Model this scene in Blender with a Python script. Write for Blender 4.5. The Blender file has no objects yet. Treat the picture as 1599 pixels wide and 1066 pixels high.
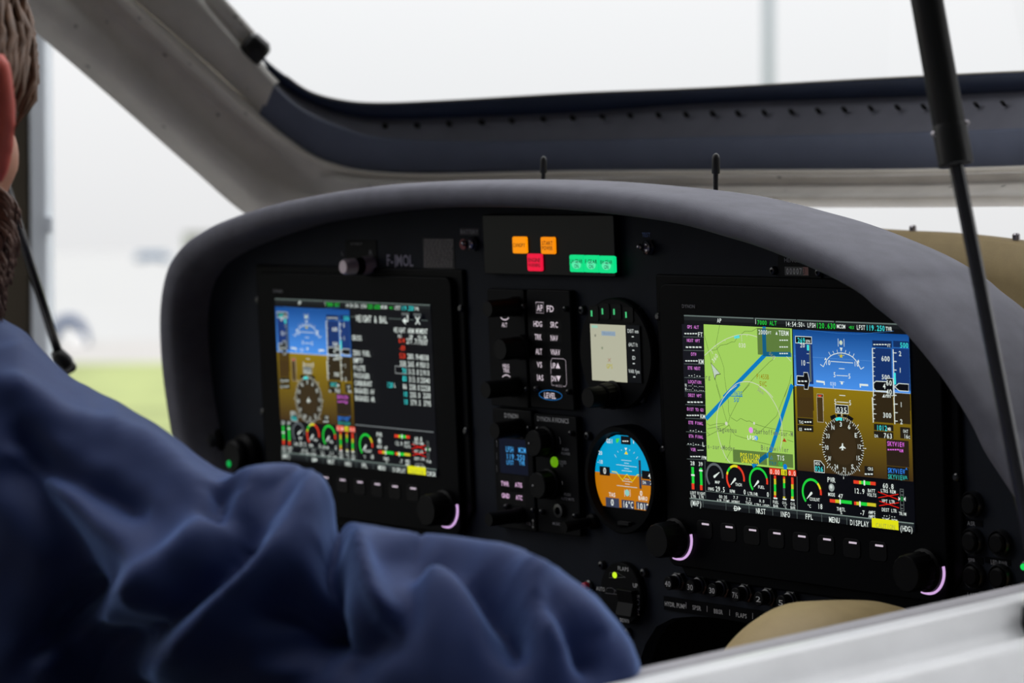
import bpy, bmesh, math, random
import numpy as np
from mathutils import Vector, Matrix
random.seed(7)
S = bpy.context.scene
COL = S.collection
# ------------------------------------------------------------------ camera, sky, exposure
# aircraft frame "P": origin = centre of right display, x right, y forward (into panel), z up
FPX = 4582.5
CAMP = np.array([1.4304, -1.3746, 0.2104])
def rot(y, p, o):
    cz, sz = math.cos(y), math.sin(y); cx, sx = math.cos(p), math.sin(p); co, so = math.cos(o), math.sin(o)
    return np.array([[cz,-sz,0],[sz,cz,0],[0,0,1]]) @ np.array([[1,0,0],[0,cx,-sx],[0,sx,cx]]) @ np.array([[co,0,so],[0,1,0],[-so,0,co]])
MP = rot(0.9007, -0.0758, 0.0406)                 # camera axes (right, forward, up) in P
HORIZON = 388.0
MW = rot(0.9007, -math.atan((533-HORIZON)/FPX), 0.004)
TR = MW @ MP.T                                     # aircraft attitude on the ground
ORG = np.array([0, 0, 1.15])
T = Matrix([list(TR[i])+[ORG[i]] for i in range(3)]+[[0,0,0,1]])
CAMW = TR @ CAMP + ORG
cam = bpy.data.cameras.new('camera'); camo = bpy.data.objects.new('camera', cam); COL.objects.link(camo)
camo.matrix_world = Matrix([[MW[i][0], MW[i][2], -MW[i][1], CAMW[i]] for i in range(3)]+[[0,0,0,1]])
cam.sensor_width = 36; cam.sensor_fit = 'HORIZONTAL'; cam.lens = FPX/1599*36
cam.clip_start = 0.05; cam.clip_end = 3000
cam.dof.use_dof = True; cam.dof.focus_distance = 1.99; cam.dof.aperture_fstop = 8.0
S.camera = camo
S.view_settings.view_transform = 'Standard'; S.view_settings.look = 'None'
S.view_settings.exposure = 0.12; S.view_settings.gamma = 1.0; S.view_settings.use_curve_mapping = False
# overcast sky: luminance rises smoothly from horizon to zenith
W = bpy.data.worlds.new('overcast_sky'); S.world = W; W.use_nodes = True
nt = W.node_tree; nt.nodes.clear()
tc = nt.nodes.new('ShaderNodeTexCoord'); sp = nt.nodes.new('ShaderNodeSeparateXYZ')
mr = nt.nodes.new('ShaderNodeMapRange'); mr.inputs[1].default_value = 0; mr.inputs[2].default_value = 1
mr.inputs[3].default_value = 0.75; mr.inputs[4].default_value = 2.4
bg = nt.nodes.new('ShaderNodeBackground'); bg.inputs[0].default_value = (0.985, 0.99, 1.0, 1)
wo = nt.nodes.new('ShaderNodeOutputWorld')
nt.links.new(tc.outputs['Generated'], sp.inputs[0]); nt.links.new(sp.outputs[2], mr.inputs[0])
nt.links.new(mr.outputs[0], bg.inputs[1]); nt.links.new(bg.outputs[0], wo.inputs[0])

# ------------------------------------------------------------------ geometry helpers
def ray(px, py): return MP @ np.array([(px-799.5)/FPX, 1.0, -(py-533)/FPX])
def at(px, py, y=0.0):
    d = ray(px, py); t = (y-CAMP[1])/d[1]; return CAMP+t*d
def atx(px, py, x):
    d = ray(px, py); t = (x-CAMP[0])/d[0]; return CAMP+t*d
def atd(px, py, t): return CAMP+t*ray(px, py)
def project(P):
    d = (np.asarray(P)-CAMP) @ MP
    return np.stack([799.5+FPX*d[...,0]/d[...,1], 533-FPX*d[...,2]/d[...,1]], -1)
def watd(px, py, t):                                # point in the world frame
    d = MW @ np.array([(px-799.5)/FPX, 1.0, -(py-533)/FPX]); return CAMW+t*d
XC, Y0, AX, BY = -0.257, -0.05, 0.60, 0.45          # plan of the cockpit rim
def onrim(px, py, off=0.0):
    a, b = AX-off, BY-off
    d = ray(px, py)
    ox, oy, dx, dy = (CAMP[0]-XC)/a, (CAMP[1]-Y0)/b, d[0]/a, d[1]/b
    A = dx*dx+dy*dy; B = ox*dx+oy*dy; D = B*B-A*(ox*ox+oy*oy-1)
    p = CAMP+d*((-B+math.sqrt(max(D, 0)))/A)
    if D < 0 or p[1] < Y0: p = atx(px, py, XC-a)
    return p
def resample(pts, n):
    pts = np.array(pts, float); m = len(pts)
    t = np.linspace(0, m-1, n); out = []
    for u in t:
        i = min(int(u), m-2); f = u-i
        p0, p1, p2, p3 = pts[max(i-1,0)], pts[i], pts[i+1], pts[min(i+2,m-1)]
        out.append(0.5*((2*p1)+(-p0+p2)*f+(2*p0-5*p1+4*p2-p3)*f*f+(-p0+3*p1-3*p2+p3)*f**3))
    return np.array(out)

class MB:
    def __init__(s): s.v, s.f = [], []
    def add(s, v, f):
        k = len(s.v); s.v += [tuple(map(float, p)) for p in v]; s.f += [tuple(i+k for i in q) for q in f]; return s
    def box(s, a, b):
        (x0,y0,z0),(x1,y1,z1) = a, b
        return s.add([(x0,y0,z0),(x1,y0,z0),(x1,y1,z0),(x0,y1,z0),(x0,y0,z1),(x1,y0,z1),(x1,y1,z1),(x0,y1,z1)],
                     [(0,3,2,1),(4,5,6,7),(0,1,5,4),(1,2,6,5),(2,3,7,6),(3,0,4,7)])
    def prism(s, poly, y0, y1):                     # polygon in (x,z), extruded along y
        n = len(poly)
        v = [(x,y0,z) for x,z in poly]+[(x,y1,z) for x,z in poly]
        return s.add(v, [tuple(range(n)), tuple(range(2*n-1,n-1,-1))]+[(i,i+n,(i+1)%n+n,(i+1)%n) for i in range(n)])
    def rings(s, rings, cap=True, closed=True):
        n = len(rings[0]); v = [p for r in rings for p in r]; f = []
        for k in range(len(rings)-1):
            for i in range(n if closed else n-1):
                j = (i+1)%n; f.append((k*n+i, k*n+j, (k+1)*n+j, (k+1)*n+i))
        if cap and closed: f += [tuple(range(n-1,-1,-1)), tuple(range((len(rings)-1)*n, len(rings)*n))]
        return s.add(v, f)
    def tube(s, path, rad, seg=12, cap=True):
        path = [Vector(p) for p in path]
        if not hasattr(rad, '__len__'): rad = [rad]*len(path)
        t0 = (path[1]-path[0]).normalized(); n = t0.orthogonal().normalized(); R = []
        for i, p in enumerate(path):
            t = (path[min(i+1,len(path)-1)]-path[max(i-1,0)])
            if t.length > 1e-9: t0 = t.normalized()
            n = (n-t0*n.dot(t0)); n = n.normalized() if n.length > 1e-6 else t0.orthogonal().normalized()
            b = t0.cross(n)
            R.append([p+(n*math.cos(a)+b*math.sin(a))*rad[i] for a in [2*math.pi*k/seg for k in range(seg)]])
        return s.rings(R, cap)
    def lathe(s, c, prof, seg=24, a0=0, a1=None):   # around the y axis through c: prof = [(r, y)]
        full = a1 is None; a1 = a0+2*math.pi if full else a1
        n = seg if full else seg+1
        R = [[(c[0]+r*math.cos(a0+(a1-a0)*k/seg), c[1]+y, c[2]+r*math.sin(a0+(a1-a0)*k/seg)) for k in range(n)] for r, y in prof]
        return s.rings(R, full, full)
    def sphere(s, c, r, seg=10, rg=7, sc=(1,1,1)):
        R = []
        for i in range(1, rg):
            a = math.pi*i/rg
            R.append([(c[0]+sc[0]*r*math.sin(a)*math.cos(2*math.pi*k/seg), c[1]+sc[1]*r*math.sin(a)*math.sin(2*math.pi*k/seg), c[2]+sc[2]*r*math.cos(a)) for k in range(seg)])
        return s.rings(R)
    def sheet(s, rows, th=None, normal=None):       # open grid of points, optional thickness along given vector field
        n = len(rows[0]); m = len(rows)
        f = [(k*n+i, k*n+i+1, (k+1)*n+i+1, (k+1)*n+i) for k in range(m-1) for i in range(n-1)]
        return s.add([p for r in rows for p in r], f)

def srgb(c):
    return tuple((u/12.92 if u <= 0.04045 else ((u+0.055)/1.055)**2.4) for u in [x/255 for x in c])
MATS = {}
def mat(name, c=(128,128,128), rough=0.5, metal=0.0, noise=0.0, nscale=40, bump=0.0, bscale=200, spec=0.5, sheen=0.0, coat=0.0, speck=None):
    if name in MATS: return MATS[name]
    m = bpy.data.materials.new(name); m.use_nodes = True; MATS[name] = m
    t = m.node_tree; b = t.nodes['Principled BSDF']; lin = srgb(c)
    b.inputs['Base Color'].default_value = lin+(1,); b.inputs['Roughness'].default_value = rough
    b.inputs['Metallic'].default_value = metal; b.inputs['Specular IOR Level'].default_value = spec
    if sheen: b.inputs['Sheen Weight'].default_value = sheen; b.inputs['Sheen Roughness'].default_value = 0.4; b.inputs['Sheen Tint'].default_value = (0.32,0.5,1.0,1)
    if coat: b.inputs['Coat Weight'].default_value = coat
    co = t.nodes.new('ShaderNodeTexCoord')
    nz = t.nodes.new('ShaderNodeTexNoise'); nz.inputs['Scale'].default_value = nscale; nz.inputs['Detail'].default_value = 4
    t.links.new(co.outputs['Object'], nz.inputs['Vector'])
    rp = t.nodes.new('ShaderNodeValToRGB'); k = max(noise, 0.02)
    rp.color_ramp.elements[0].position = 0.3; rp.color_ramp.elements[1].position = 0.7
    rp.color_ramp.elements[0].color = tuple(x*(1-k) for x in lin)+(1,)
    rp.color_ramp.elements[1].color = tuple(min(1, x*(1+k)) for x in lin)+(1,)
    t.links.new(nz.outputs[0], rp.inputs[0]); last = rp.outputs[0]
    if speck:
        vo = t.nodes.new('ShaderNodeTexVoronoi'); vo.inputs['Scale'].default_value = speck[0]
        t.links.new(co.outputs['Object'], vo.inputs['Vector'])
        r2 = t.nodes.new('ShaderNodeValToRGB'); r2.color_ramp.elements[0].position = speck[1]; r2.color_ramp.elements[1].position = speck[1]+0.05
        r2.color_ramp.elements[0].color = (speck[2],)*3+(1,); r2.color_ramp.elements[1].color = (1,1,1,1)
        mx = t.nodes.new('ShaderNodeMix'); mx.data_type = 'RGBA'; mx.blend_type = 'MULTIPLY'; mx.inputs[0].default_value = 1
        t.links.new(vo.outputs['Distance'], r2.inputs[0]); t.links.new(last, mx.inputs[6]); t.links.new(r2.outputs[0], mx.inputs[7]); last = mx.outputs[2]
    t.links.new(last, b.inputs['Base Color'])
    if bump:
        n2 = t.nodes.new('ShaderNodeTexNoise'); n2.inputs['Scale'].default_value = bscale; n2.inputs['Detail'].default_value = 3
        t.links.new(co.outputs['Object'], n2.inputs['Vector'])
        bp = t.nodes.new('ShaderNodeBump'); bp.inputs['Strength'].default_value = bump; bp.inputs['Distance'].default_value = 0.001
        t.links.new(n2.outputs[0], bp.inputs['Height']); t.links.new(bp.outputs[0], b.inputs['Normal'])
    return m
def em(c, k=1.0):                                   # lit screen pixels and lamps
    name = 'lit_%d_%d_%d_%d' % (c[0], c[1], c[2], int(k*100))
    if name in MATS: return MATS[name]
    m = bpy.data.materials.new(name); m.use_nodes = True; MATS[name] = m
    b = m.node_tree.nodes['Principled BSDF']
    b.inputs['Base Color'].default_value = (0.004,0.004,0.005,1); b.inputs['Roughness'].default_value = 0.3
    b.inputs['Specular IOR Level'].default_value = 0.08
    b.inputs['Emission Color'].default_value = srgb(c)+(1,); b.inputs['Emission Strength'].default_value = k*0.92
    return m
def em_grad(name, c0, c1):                          # screen image that shades from bottom c0 to top c1
    if name in MATS: return MATS[name]
    m = em(c0).copy(); m.name = name; MATS[name] = m
    t = m.node_tree; b = t.nodes['Principled BSDF']
    co = t.nodes.new('ShaderNodeTexCoord'); sx = t.nodes.new('ShaderNodeSeparateXYZ'); rp = t.nodes.new('ShaderNodeValToRGB')
    rp.color_ramp.elements[0].color = srgb(c0)+(1,); rp.color_ramp.elements[1].color = srgb(c1)+(1,)
    t.links.new(co.outputs['Generated'], sx.inputs[0]); t.links.new(sx.outputs[2], rp.inputs[0]); t.links.new(rp.outputs[0], b.inputs['Emission Color'])
    return m

AIR = []                                            # top-level objects of the aircraft (built in frame P)
def settags(o, label=None, cat=None, group=None, kind=None):
    if label: o['label'] = label
    if cat: o['category'] = cat
    if group: o['group'] = group
    if kind: o['kind'] = kind
    return o
def thing(name, label, cat, loc, group=None, air=True):
    o = bpy.data.objects.new(name, None); COL.objects.link(o); o.location = loc; o.empty_display_size = 0.02
    settags(o, label, cat, group)
    if air: AIR.append(o)
    return o
def build(name, mb, m, parent=None, smooth=False, bevel=0.0, label=None, air=True, origin=None, angle=None, seg=2):
    """one mesh object; vertices are given in frame P (or world), stored relative to the root"""
    me = bpy.data.meshes.new(name); org = Vector((0,0,0))
    root = parent
    while root is not None:
        org += root.location; root = root.parent
    if parent is None:
        a = np.array(mb.v); org = Vector(origin if origin is not None else ((a[:,0].min()+a[:,0].max())/2, (a[:,1].min()+a[:,1].max())/2, a[:,2].min()))
    me.from_pydata([(Vector(p)-org)[:] for p in mb.v], [], mb.f); me.update()
    o = bpy.data.objects.new(name, me); COL.objects.link(o)
    bm = bmesh.new(); bm.from_mesh(me)
    bmesh.ops.remove_doubles(bm, verts=bm.verts, dist=1e-7)
    bmesh.ops.recalc_face_normals(bm, faces=bm.faces); bm.to_mesh(me); bm.free()
    if m: me.materials.append(m)
    if parent is None:
        o.location = org
        if air: AIR.append(o)
    else: o.parent = parent
    if smooth:
        for p in me.polygons: p.use_smooth = True
        if angle is not None:
            md = o.modifiers.new('edges', 'EDGE_SPLIT'); md.split_angle = math.radians(angle)
    if bevel:
        md = o.modifiers.new('bevel', 'BEVEL'); md.width = bevel; md.segments = seg; md.limit_method = 'ANGLE'
    if label: o['label'] = label
    return o
def copy_tree(o, parent=None, dloc=(0,0,0)):
    c = o.copy(); COL.objects.link(c)
    if parent: c.parent = parent
    else: c.location = o.location+Vector(dloc); AIR.append(c)
    for ch in list(o.children): copy_tree(ch, c)
    return c

# glyph cache from the built-in font
GL = {}
def glyph(ch):
    if ch in GL: return GL[ch]
    cu = bpy.data.curves.new('glyph', 'FONT'); cu.body = ch; cu.resolution_u = 2; cu.offset = 0.012
    ob = bpy.data.objects.new('glyph', cu); COL.objects.link(ob)
    dg = bpy.context.evaluated_depsgraph_get(); dg.update()
    me = bpy.data.meshes.new_from_object(ob.evaluated_get(dg))
    v = [(p.co.x, p.co.y) for p in me.vertices]; f = [tuple(p.vertices) for p in me.polygons]
    bpy.data.objects.remove(ob); bpy.data.curves.remove(cu); bpy.data.meshes.remove(me)
    x0 = min([p[0] for p in v], default=0); x1 = max([p[0] for p in v], default=0.3)
    GL[ch] = (v, f, x0, x1); return GL[ch]
CAP = 0.69                                          # cap height of the built-in font
class Draw:
    """flat print or screen image on a plane y = y0; coordinates are measured in a view (ox, oy, scale)"""
    def __init__(s, root, y0=0.0, view=(0,0,1), dx=0.0, dz=0.0):
        s.root, s.y0, s.view, s.dx, s.dz, s.k, s.acc, s.part = root, y0, view, dx, dz, 1, {}, 'print'
    def P(s, X, Y):
        p = at(s.view[0]+X/s.view[2], s.view[1]+Y/s.view[2], s.y0); return np.array([p[0]+s.dx, p[2]+s.dz])
    def _mb(s, col): return s.acc.setdefault((s.part, col), MB())
    def _y(s): s.k += 1; return s.y0-s.k*5e-6
    def flat(s, pts, faces, col):
        y = s._y(); s._mb(col).add([(p[0], y, p[1]) for p in pts], faces)
    def poly(s, pts, col): s.flat([s.P(*p) for p in pts], [tuple(range(len(pts)))], col)
    def rc(s, x0, y0, x1, y1):
        xm, ym = (x0+x1)/2, (y0+y1)/2
        a, b = s.P(x0, ym)[0], s.P(x1, ym)[0]; t, u = s.P(xm, y0)[1], s.P(xm, y1)[1]
        return a, b, t, u
    def rect(s, x0, y0, x1, y1, col, border=None, bw=1.0, r=0):
        a, b, t, u = s.rc(x0, y0, x1, y1)
        if border: 
            e = bw*0.00042
            s.flat([(a-e,u-e),(b+e,u-e),(b+e,t+e),(a-e,t+e)], [(0,1,2,3)], border)
        if col: s.flat([(a,u),(b,u),(b,t),(a,t)], [(0,1,2,3)], col)
    def frame(s, x0, y0, x1, y1, col, bw=1.0):
        a, b, t, u = s.rc(x0, y0, x1, y1); e = bw*0.00042
        s.flat([(a-e,u-e),(b+e,u-e),(b+e,t+e),(a-e,t+e),(a,u),(b,u),(b,t),(a,t)], [(0,1,5,4),(1,2,6,5),(2,3,7,6),(3,0,4,7)], col)
    def line(s, pts, w, col, raw=False, closed=False):  # w in metres*1e-3
        q = [np.array(p) if raw else s.P(*p) for p in pts]; w = w*0.0005; v = []; f = []
        if closed: q.append(q[0])
        for i, p in enumerate(q):
            d = q[min(i+1,len(q)-1)]-q[max(i-1,0)]; L = np.hypot(*d) or 1; n = np.array([-d[1], d[0]])/L*w
            v += [p+n, p-n]
        f = [(2*i, 2*i+1, 2*i+3, 2*i+2) for i in range(len(q)-1)]
        s.flat(v, f, col)
    def rad(s, cx, cy, rX): return abs(s.P(cx+rX, cy)[0]-s.P(cx-rX, cy)[0])/2
    def arc(s, cx, cy, rX, a0, a1, w, col, n=None):
        c = s.P(cx, cy); r = s.rad(cx, cy, rX); n = n or max(4, int(abs(a1-a0)/7))
        s.line([c+r*np.array([math.cos(math.radians(a0+(a1-a0)*k/n)), math.sin(math.radians(a0+(a1-a0)*k/n))]) for k in range(n+1)], w, col, raw=True)
    def disc(s, cx, cy, rX, col, n=24, sz=1.0):
        c = s.P(cx, cy); r = s.rad(cx, cy, rX)
        s.flat([c+r*np.array([math.cos(2*math.pi*k/n), sz*math.sin(2*math.pi*k/n)]) for k in range(n)], [tuple(range(n))], col)
    def text(s, t, x0, x1, yc, h, col, ang=0, mono=True, outline=None):
        a, b = s.P(x0, yc), s.P(x1, yc); wd = b[0]-a[0]
        hh = abs(s.P(x0, yc-h/2)[1]-s.P(x0, yc+h/2)[1]); c = (a+b)/2; c[1] = a[1]
        sy = hh/CAP; n = len(t); ca, sa = math.cos(ang), math.sin(ang); V = []; F = []
        if mono:
            cell = wd/n
            for i, ch in enumerate(t):
                if ch == ' ': continue
                v, f, g0, g1 = glyph(ch); gw = max(g1-g0, 1e-3)
                sx = min(cell*0.92/gw, cell*0.9/0.52 if gw < 0.5 else 9)
                if ch in '1I.:-,|!il\'': sx = cell*0.9/0.6
                k = len(V)
                V += [(-wd/2+cell*(i+0.5)+(p[0]-(g0+g1)/2)*sx, (p[1]-CAP/2)*sy) for p in v]; F += [tuple(j+k for j in q) for q in f]
        else:
            adv = []; x = 0
            for ch in t:
                if ch == ' ': adv.append(x); x += 0.3; continue
                g = glyph(ch); adv.append(x-g[2]); x += g[3]-g[2]+0.09
            sx = wd/max(x-0.09, 1e-3)
            for i, ch in enumerate(t):
                if ch == ' ': continue
                v, f, g0, g1 = glyph(ch); k = len(V)
                V += [(-wd/2+(adv[i]+p[0])*sx, (p[1]-CAP/2)*sy) for p in v]; F += [tuple(j+k for j in q) for q in f]
        s.flat([(c[0]+x*ca-z*sa, c[1]+x*sa+z*ca) for x, z in V], F, col)
    def dashes(s, x0, x1, yc, n, col, w=0.6):
        for i in range(n):
            u = x0+(x1-x0)*(i+0.5)/n; d = (x1-x0)/n*0.36
            a, b = s.P(u-d, yc), s.P(u+d, yc); e = w*0.0005
            s.flat([(a[0],a[1]-e),(b[0],a[1]-e),(b[0],a[1]+e),(a[0],a[1]+e)], [(0,1,2,3)], col)
    def flush(s):
        parts = {}
        for (part, col), mb in s.acc.items(): parts.setdefault(part, []).append((col, mb))
        org = Vector((0,0,0)); r = s.root
        while r is not None: org += r.location; r = r.parent
        for part, lst in parts.items():
            V, F, I, ms = [], [], [], []
            for col, mb in lst:
                m = col if isinstance(col, bpy.types.Material) else em(col)
                if m not in ms: ms.append(m)
                k = len(V); V += [(Vector(p)-org)[:] for p in mb.v]; F += [tuple(i+k for i in q) for q in mb.f]; I += [ms.index(m)]*len(mb.f)
            me = bpy.data.meshes.new(part); me.from_pydata(V, [], F)
            for m in ms: me.materials.append(m)
            me.polygons.foreach_set('material_index', I); me.update()
            bm = bmesh.new(); bm.from_mesh(me)
            for f in bm.faces:
                if f.normal.y > 0: f.normal_flip()
            bm.to_mesh(me); bm.free()
            o = bpy.data.objects.new(part, me); COL.objects.link(o); o.parent = s.root; o['kind'] = 'stuff'
        s.acc = {}

# ------------------------------------------------------------------ materials
M_panel = mat('panel_black', (27,32,42), 0.62, noise=0.12, bump=0.12, bscale=900, spec=0.15)
M_hood = mat('hood_grey', (108,108,118), 0.75, noise=0.1, nscale=60, bump=0.25, bscale=1500, spec=0.3)
M_bezel = mat('bezel_black', (6,7,10), 0.45, noise=0.1, spec=0.06)
M_mod = mat('module_black', (9,10,13), 0.55, noise=0.1, spec=0.1)
M_knob = mat('knob_black', (6,6,8), 0.5, noise=0.1, spec=0.14)
M_screw = mat('screw_black', (22,23,26), 0.28, noise=0.1, spec=0.8)
M_steel = mat('bright_steel', (190,185,190), 0.25, metal=1.0, noise=0.08)
M_print = mat('white_print', (205,205,205), 0.7)
M_dim = mat('grey_print', (150,150,156), 0.7)
M_white = mat('white_paint', (240,241,244), 0.35, noise=0.04, nscale=30, spec=0.5)
M_grey = mat('primed_frame', (236,231,224), 0.6, noise=0.07, nscale=25, speck=(38, 0.06, 0.35))
M_liner = mat('dark_liner', (116,124,148), 0.7, noise=0.06, nscale=30, bump=0.1, bscale=800)
M_seal = mat('dark_seal', (36,50,80), 0.6, noise=0.08)  # blue tint puts a reflection into the seal's base colour
M_beige = mat('beige_leather', (176,154,110), 0.6, noise=0.05, nscale=60, bump=0.15, bscale=700)
M_rubber = mat('black_rubber', (12,13,15), 0.45, noise=0.1)
M_rod = mat('strut_rod', (42,42,48), 0.22, noise=0.05, spec=0.8)

# ------------------------------------------------------------------ the place: ground, hangar, background
def wbox(name, a, b, m, kind='structure', **k):
    o = build(name, MB().box(a, b), m, air=False, **k); settags(o, kind=kind); return o
fwd = np.array([MW[0][1], MW[1][1]]); fwd /= np.hypot(*fwd); rgt = np.array([fwd[1], -fwd[0]])
def G(d, r, z=0.0):                                  # d metres ahead of the camera, r metres to its right
    p = CAMW[:2]+fwd*d+rgt*r; return (p[0], p[1], z)
def slab(name, d0, d1, r0, r1, z0, z1, m, kind='structure'):
    pts = [G(d0,r0), G(d0,r1), G(d1,r1), G(d1,r0)]
    mb = MB(); mb.add([(x,y,z0) for x,y,_ in pts]+[(x,y,z1) for x,y,_ in pts], [(0,1,2,3),(7,6,5,4),(0,4,5,1),(1,5,6,2),(2,6,7,3),(3,7,4,0)])
    o = build(name, mb, m, air=False); settags(o, kind=kind); return o
M_conc = mat('pale_concrete', (168,165,162), 0.9, noise=0.08, nscale=1.5)
M_floor = mat('hangar_floor', (80,79,77), 0.8, noise=0.12, nscale=2.0)
M_grass = mat('short_grass', (146,156,96), 0.95, noise=0.3, nscale=0.9, bump=0.4, bscale=30)
M_apron = mat('bright_apron', (170,170,169), 0.9, noise=0.04, nscale=0.3)
M_wood = mat('dark_brown_boards', (66,58,46), 0.85, noise=0.2, nscale=3)
M_hang = mat('hangar_sheet', (112,113,116), 0.8, noise=0.1, nscale=1)
slab('floor', -7, 10, -14, 9, -0.25, 0.0, M_floor)
slab('ground', 10, 33, -60, 60, -0.25, -0.002, M_grass)
slab('trim_1', 33, 41, -80, 80, -0.25, 0.0, M_conc)
slab('ground_far', 41, 1500, -900, 900, -0.25, 0.0, M_apron)
slab('wall_back', -7.2, -7, -14, 9, 0, 6.2, M_hang)  # unseen; set behind the camera to dim the light from there
slab('wall_right', -7, 0.0, 9, 9.2, 0, 6.2, M_hang)  # unseen; ends short to let light in from the right
slab('wall_left', -7, 2.0, -14.2, -14, 0, 6.2, M_hang)
slab('ceiling', -7.2, 0.7, -14.2, 9.2, 6.2, 6.35, M_hang)  # unseen roof; front edge placed to limit the overhead sky light
# hangar door leaf at the left edge with its pale steel post
D0 = 3.4
xl = (50-799.5)/FPX*D0
rt = thing('hangar_door', 'dark brown hangar door leaf with pale steel edge post at far left', 'door', G(D0, xl-0.6), air=False)
nb = 9
for i in range(nb):
    r0 = xl-0.004-(i+1)*0.16; mb = MB()
    pts = [G(D0,r0+0.006), G(D0,r0+0.16), G(D0+0.05,r0+0.16), G(D0+0.05,r0+0.006)]
    mb.add([(x,y,0.06) for x,y,_ in pts]+[(x,y,4.6) for x,y,_ in pts], [(0,1,2,3),(7,6,5,4),(0,4,5,1),(1,5,6,2),(2,6,7,3),(3,7,4,0)])
    build('board', mb, M_wood, rt)
M_post = mat('pale_blue_steel', (226,232,242), 0.5, noise=0.15, nscale=2)
mb = MB(); w = 26/FPX*D0
pts = [G(D0-0.006,xl), G(D0-0.006,xl+w), G(D0+0.05,xl+w), G(D0+0.05,xl)]
mb.add([(x,y,0.0) for x,y,_ in pts]+[(x,y,4.7) for x,y,_ in pts], [(0,1,2,3),(7,6,5,4),(0,4,5,1),(1,5,6,2),(2,6,7,3),(3,7,4,0)])
build('post', mb, M_post, rt, bevel=0.003)
zl = watd(70, 350, D0)[2]
mb = MB(); pts = [G(D0-0.012,xl+w-0.001), G(D0-0.012,xl+w+0.007), G(D0+0.006,xl+w+0.007), G(D0+0.006,xl+w-0.001)]
mb.add([(x,y,zl-0.010) for x,y,_ in pts]+[(x,y,zl+0.009) for x,y,_ in pts], [(0,1,2,3),(7,6,5,4),(0,4,5,1),(1,5,6,2),(2,6,7,3),(3,7,4,0)])
build('latch', mb, M_post, rt, bevel=0.0015)
# pale pole ahead
p = watd(1200, 60, 30.0)
o = build('lamp_pole', MB().tube([(p[0],p[1],0),(p[0],p[1],2.2),(p[0],p[1],6.5)], [0.062,0.056,0.05], 12), mat('pole_grey', (150,158,168), 0.6, noise=0.1), air=False, smooth=True)
settags(o, 'pale grey upright pole rising above the canopy front frame', 'pole')
# small blue-grey machine on the apron; white disc stands in for a blurred glint
dv = 39.5
base = watd(119, 550, dv)
M_vb = mat('blue_grey_paint', (70,88,120), 0.4); M_glint = mat('glint_white', (250,250,250), 0.4); M_vd = mat('vehicle_black', (34,36,44), 0.6)
rt = thing('ground_vehicle', 'small blue-grey machine on far apron, with a white disc standing in for a glint', 'vehicle', (base[0],base[1],0.0), air=False)
def vp(px, py, dd=0.0): return watd(px, py, dv+dd)
arcp = [vp(94+27*math.cos(a)+14, 545-46*math.sin(a), 0) for a in np.linspace(math.pi*1.0, 0.05, 12)]
build('body', MB().tube(arcp, [0.05,0.07,0.08,0.085,0.085,0.085,0.08,0.08,0.075,0.07,0.065,0.05], 8), M_vb, rt, smooth=True)
c = vp(120, 534, -0.12); u = -fwd
disc = [Vector(c)+Vector((rgt[0],rgt[1],0))*0.115*math.cos(a)+Vector((0,0,1))*0.115*math.sin(a) for a in [2*math.pi*k/16 for k in range(16)]]
build('glint_disc', MB().rings([disc, [q+Vector((fwd[0],fwd[1],0))*0.06 for q in disc]]), M_glint, rt)
for px in (96, 146):
    c = Vector(vp(px, 545, 0)); mb = MB(); a1 = Vector((rgt[0],rgt[1],0))
    mb.tube([c-Vector((fwd[0],fwd[1],0))*0.05, c+Vector((fwd[0],fwd[1],0))*0.05], 0.055, 14); build('wheel', mb, M_vd, rt, smooth=True, angle=40)
# far vehicle and far shed
rt = thing('parked_van', 'distant low blue-grey van on the bright apron left of the panel', 'van', G(310, (237-799.5)/FPX*310), air=False)
def fb(name, px0, px1, py0, py1, d, dep, m, par):
    a = watd(px0, py1, d); b = watd(px1, py0, d); mb = MB(); f3 = np.array([fwd[0],fwd[1],0])*dep
    z0, z1 = a[2], b[2]
    q = [(a[0],a[1]),(b[0],b[1]),(b[0]+f3[0],b[1]+f3[1]),(a[0]+f3[0],a[1]+f3[1])]
    mb.add([(x,y,z0) for x,y in q]+[(x,y,z1) for x,y in q], [(0,1,2,3),(7,6,5,4),(0,4,5,1),(1,5,6,2),(2,6,7,3),(3,7,4,0)])
    return build(name, mb, m, par, bevel=0.15)
M_van = mat('van_paint', (120,138,158), 0.5)
fb('body', 209, 268, 399, 406, 310, 2.0, M_van, rt); fb('cab', 214, 258, 393, 399, 310.3, 1.4, M_van, rt)
for px in (220, 256): fb('wheel', px-4, px+4, 405, 408.4, 309.8, 0.5, M_vd, rt)
rt = thing('shed', 'distant pale grey-green shed behind the left edge of the hood', 'building', G(420, (310-799.5)/FPX*420), air=False)
M_shed = mat('shed_wall', (150,156,138), 0.8)
fb('wall', 287, 345, 366, 403.6, 420, 6, M_shed, rt); fb('roof', 284, 349, 362, 366, 419.5, 7, M_conc, rt)

# ------------------------------------------------------------------ fuselage: tub, sill, front rim
FY = 0.008                                          # panel face plane
fus = thing('fuselage', 'white fuselage with beige lined cockpit rim and broad ribbed sill', 'airplane', (XC, -0.3, -0.62))
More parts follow.
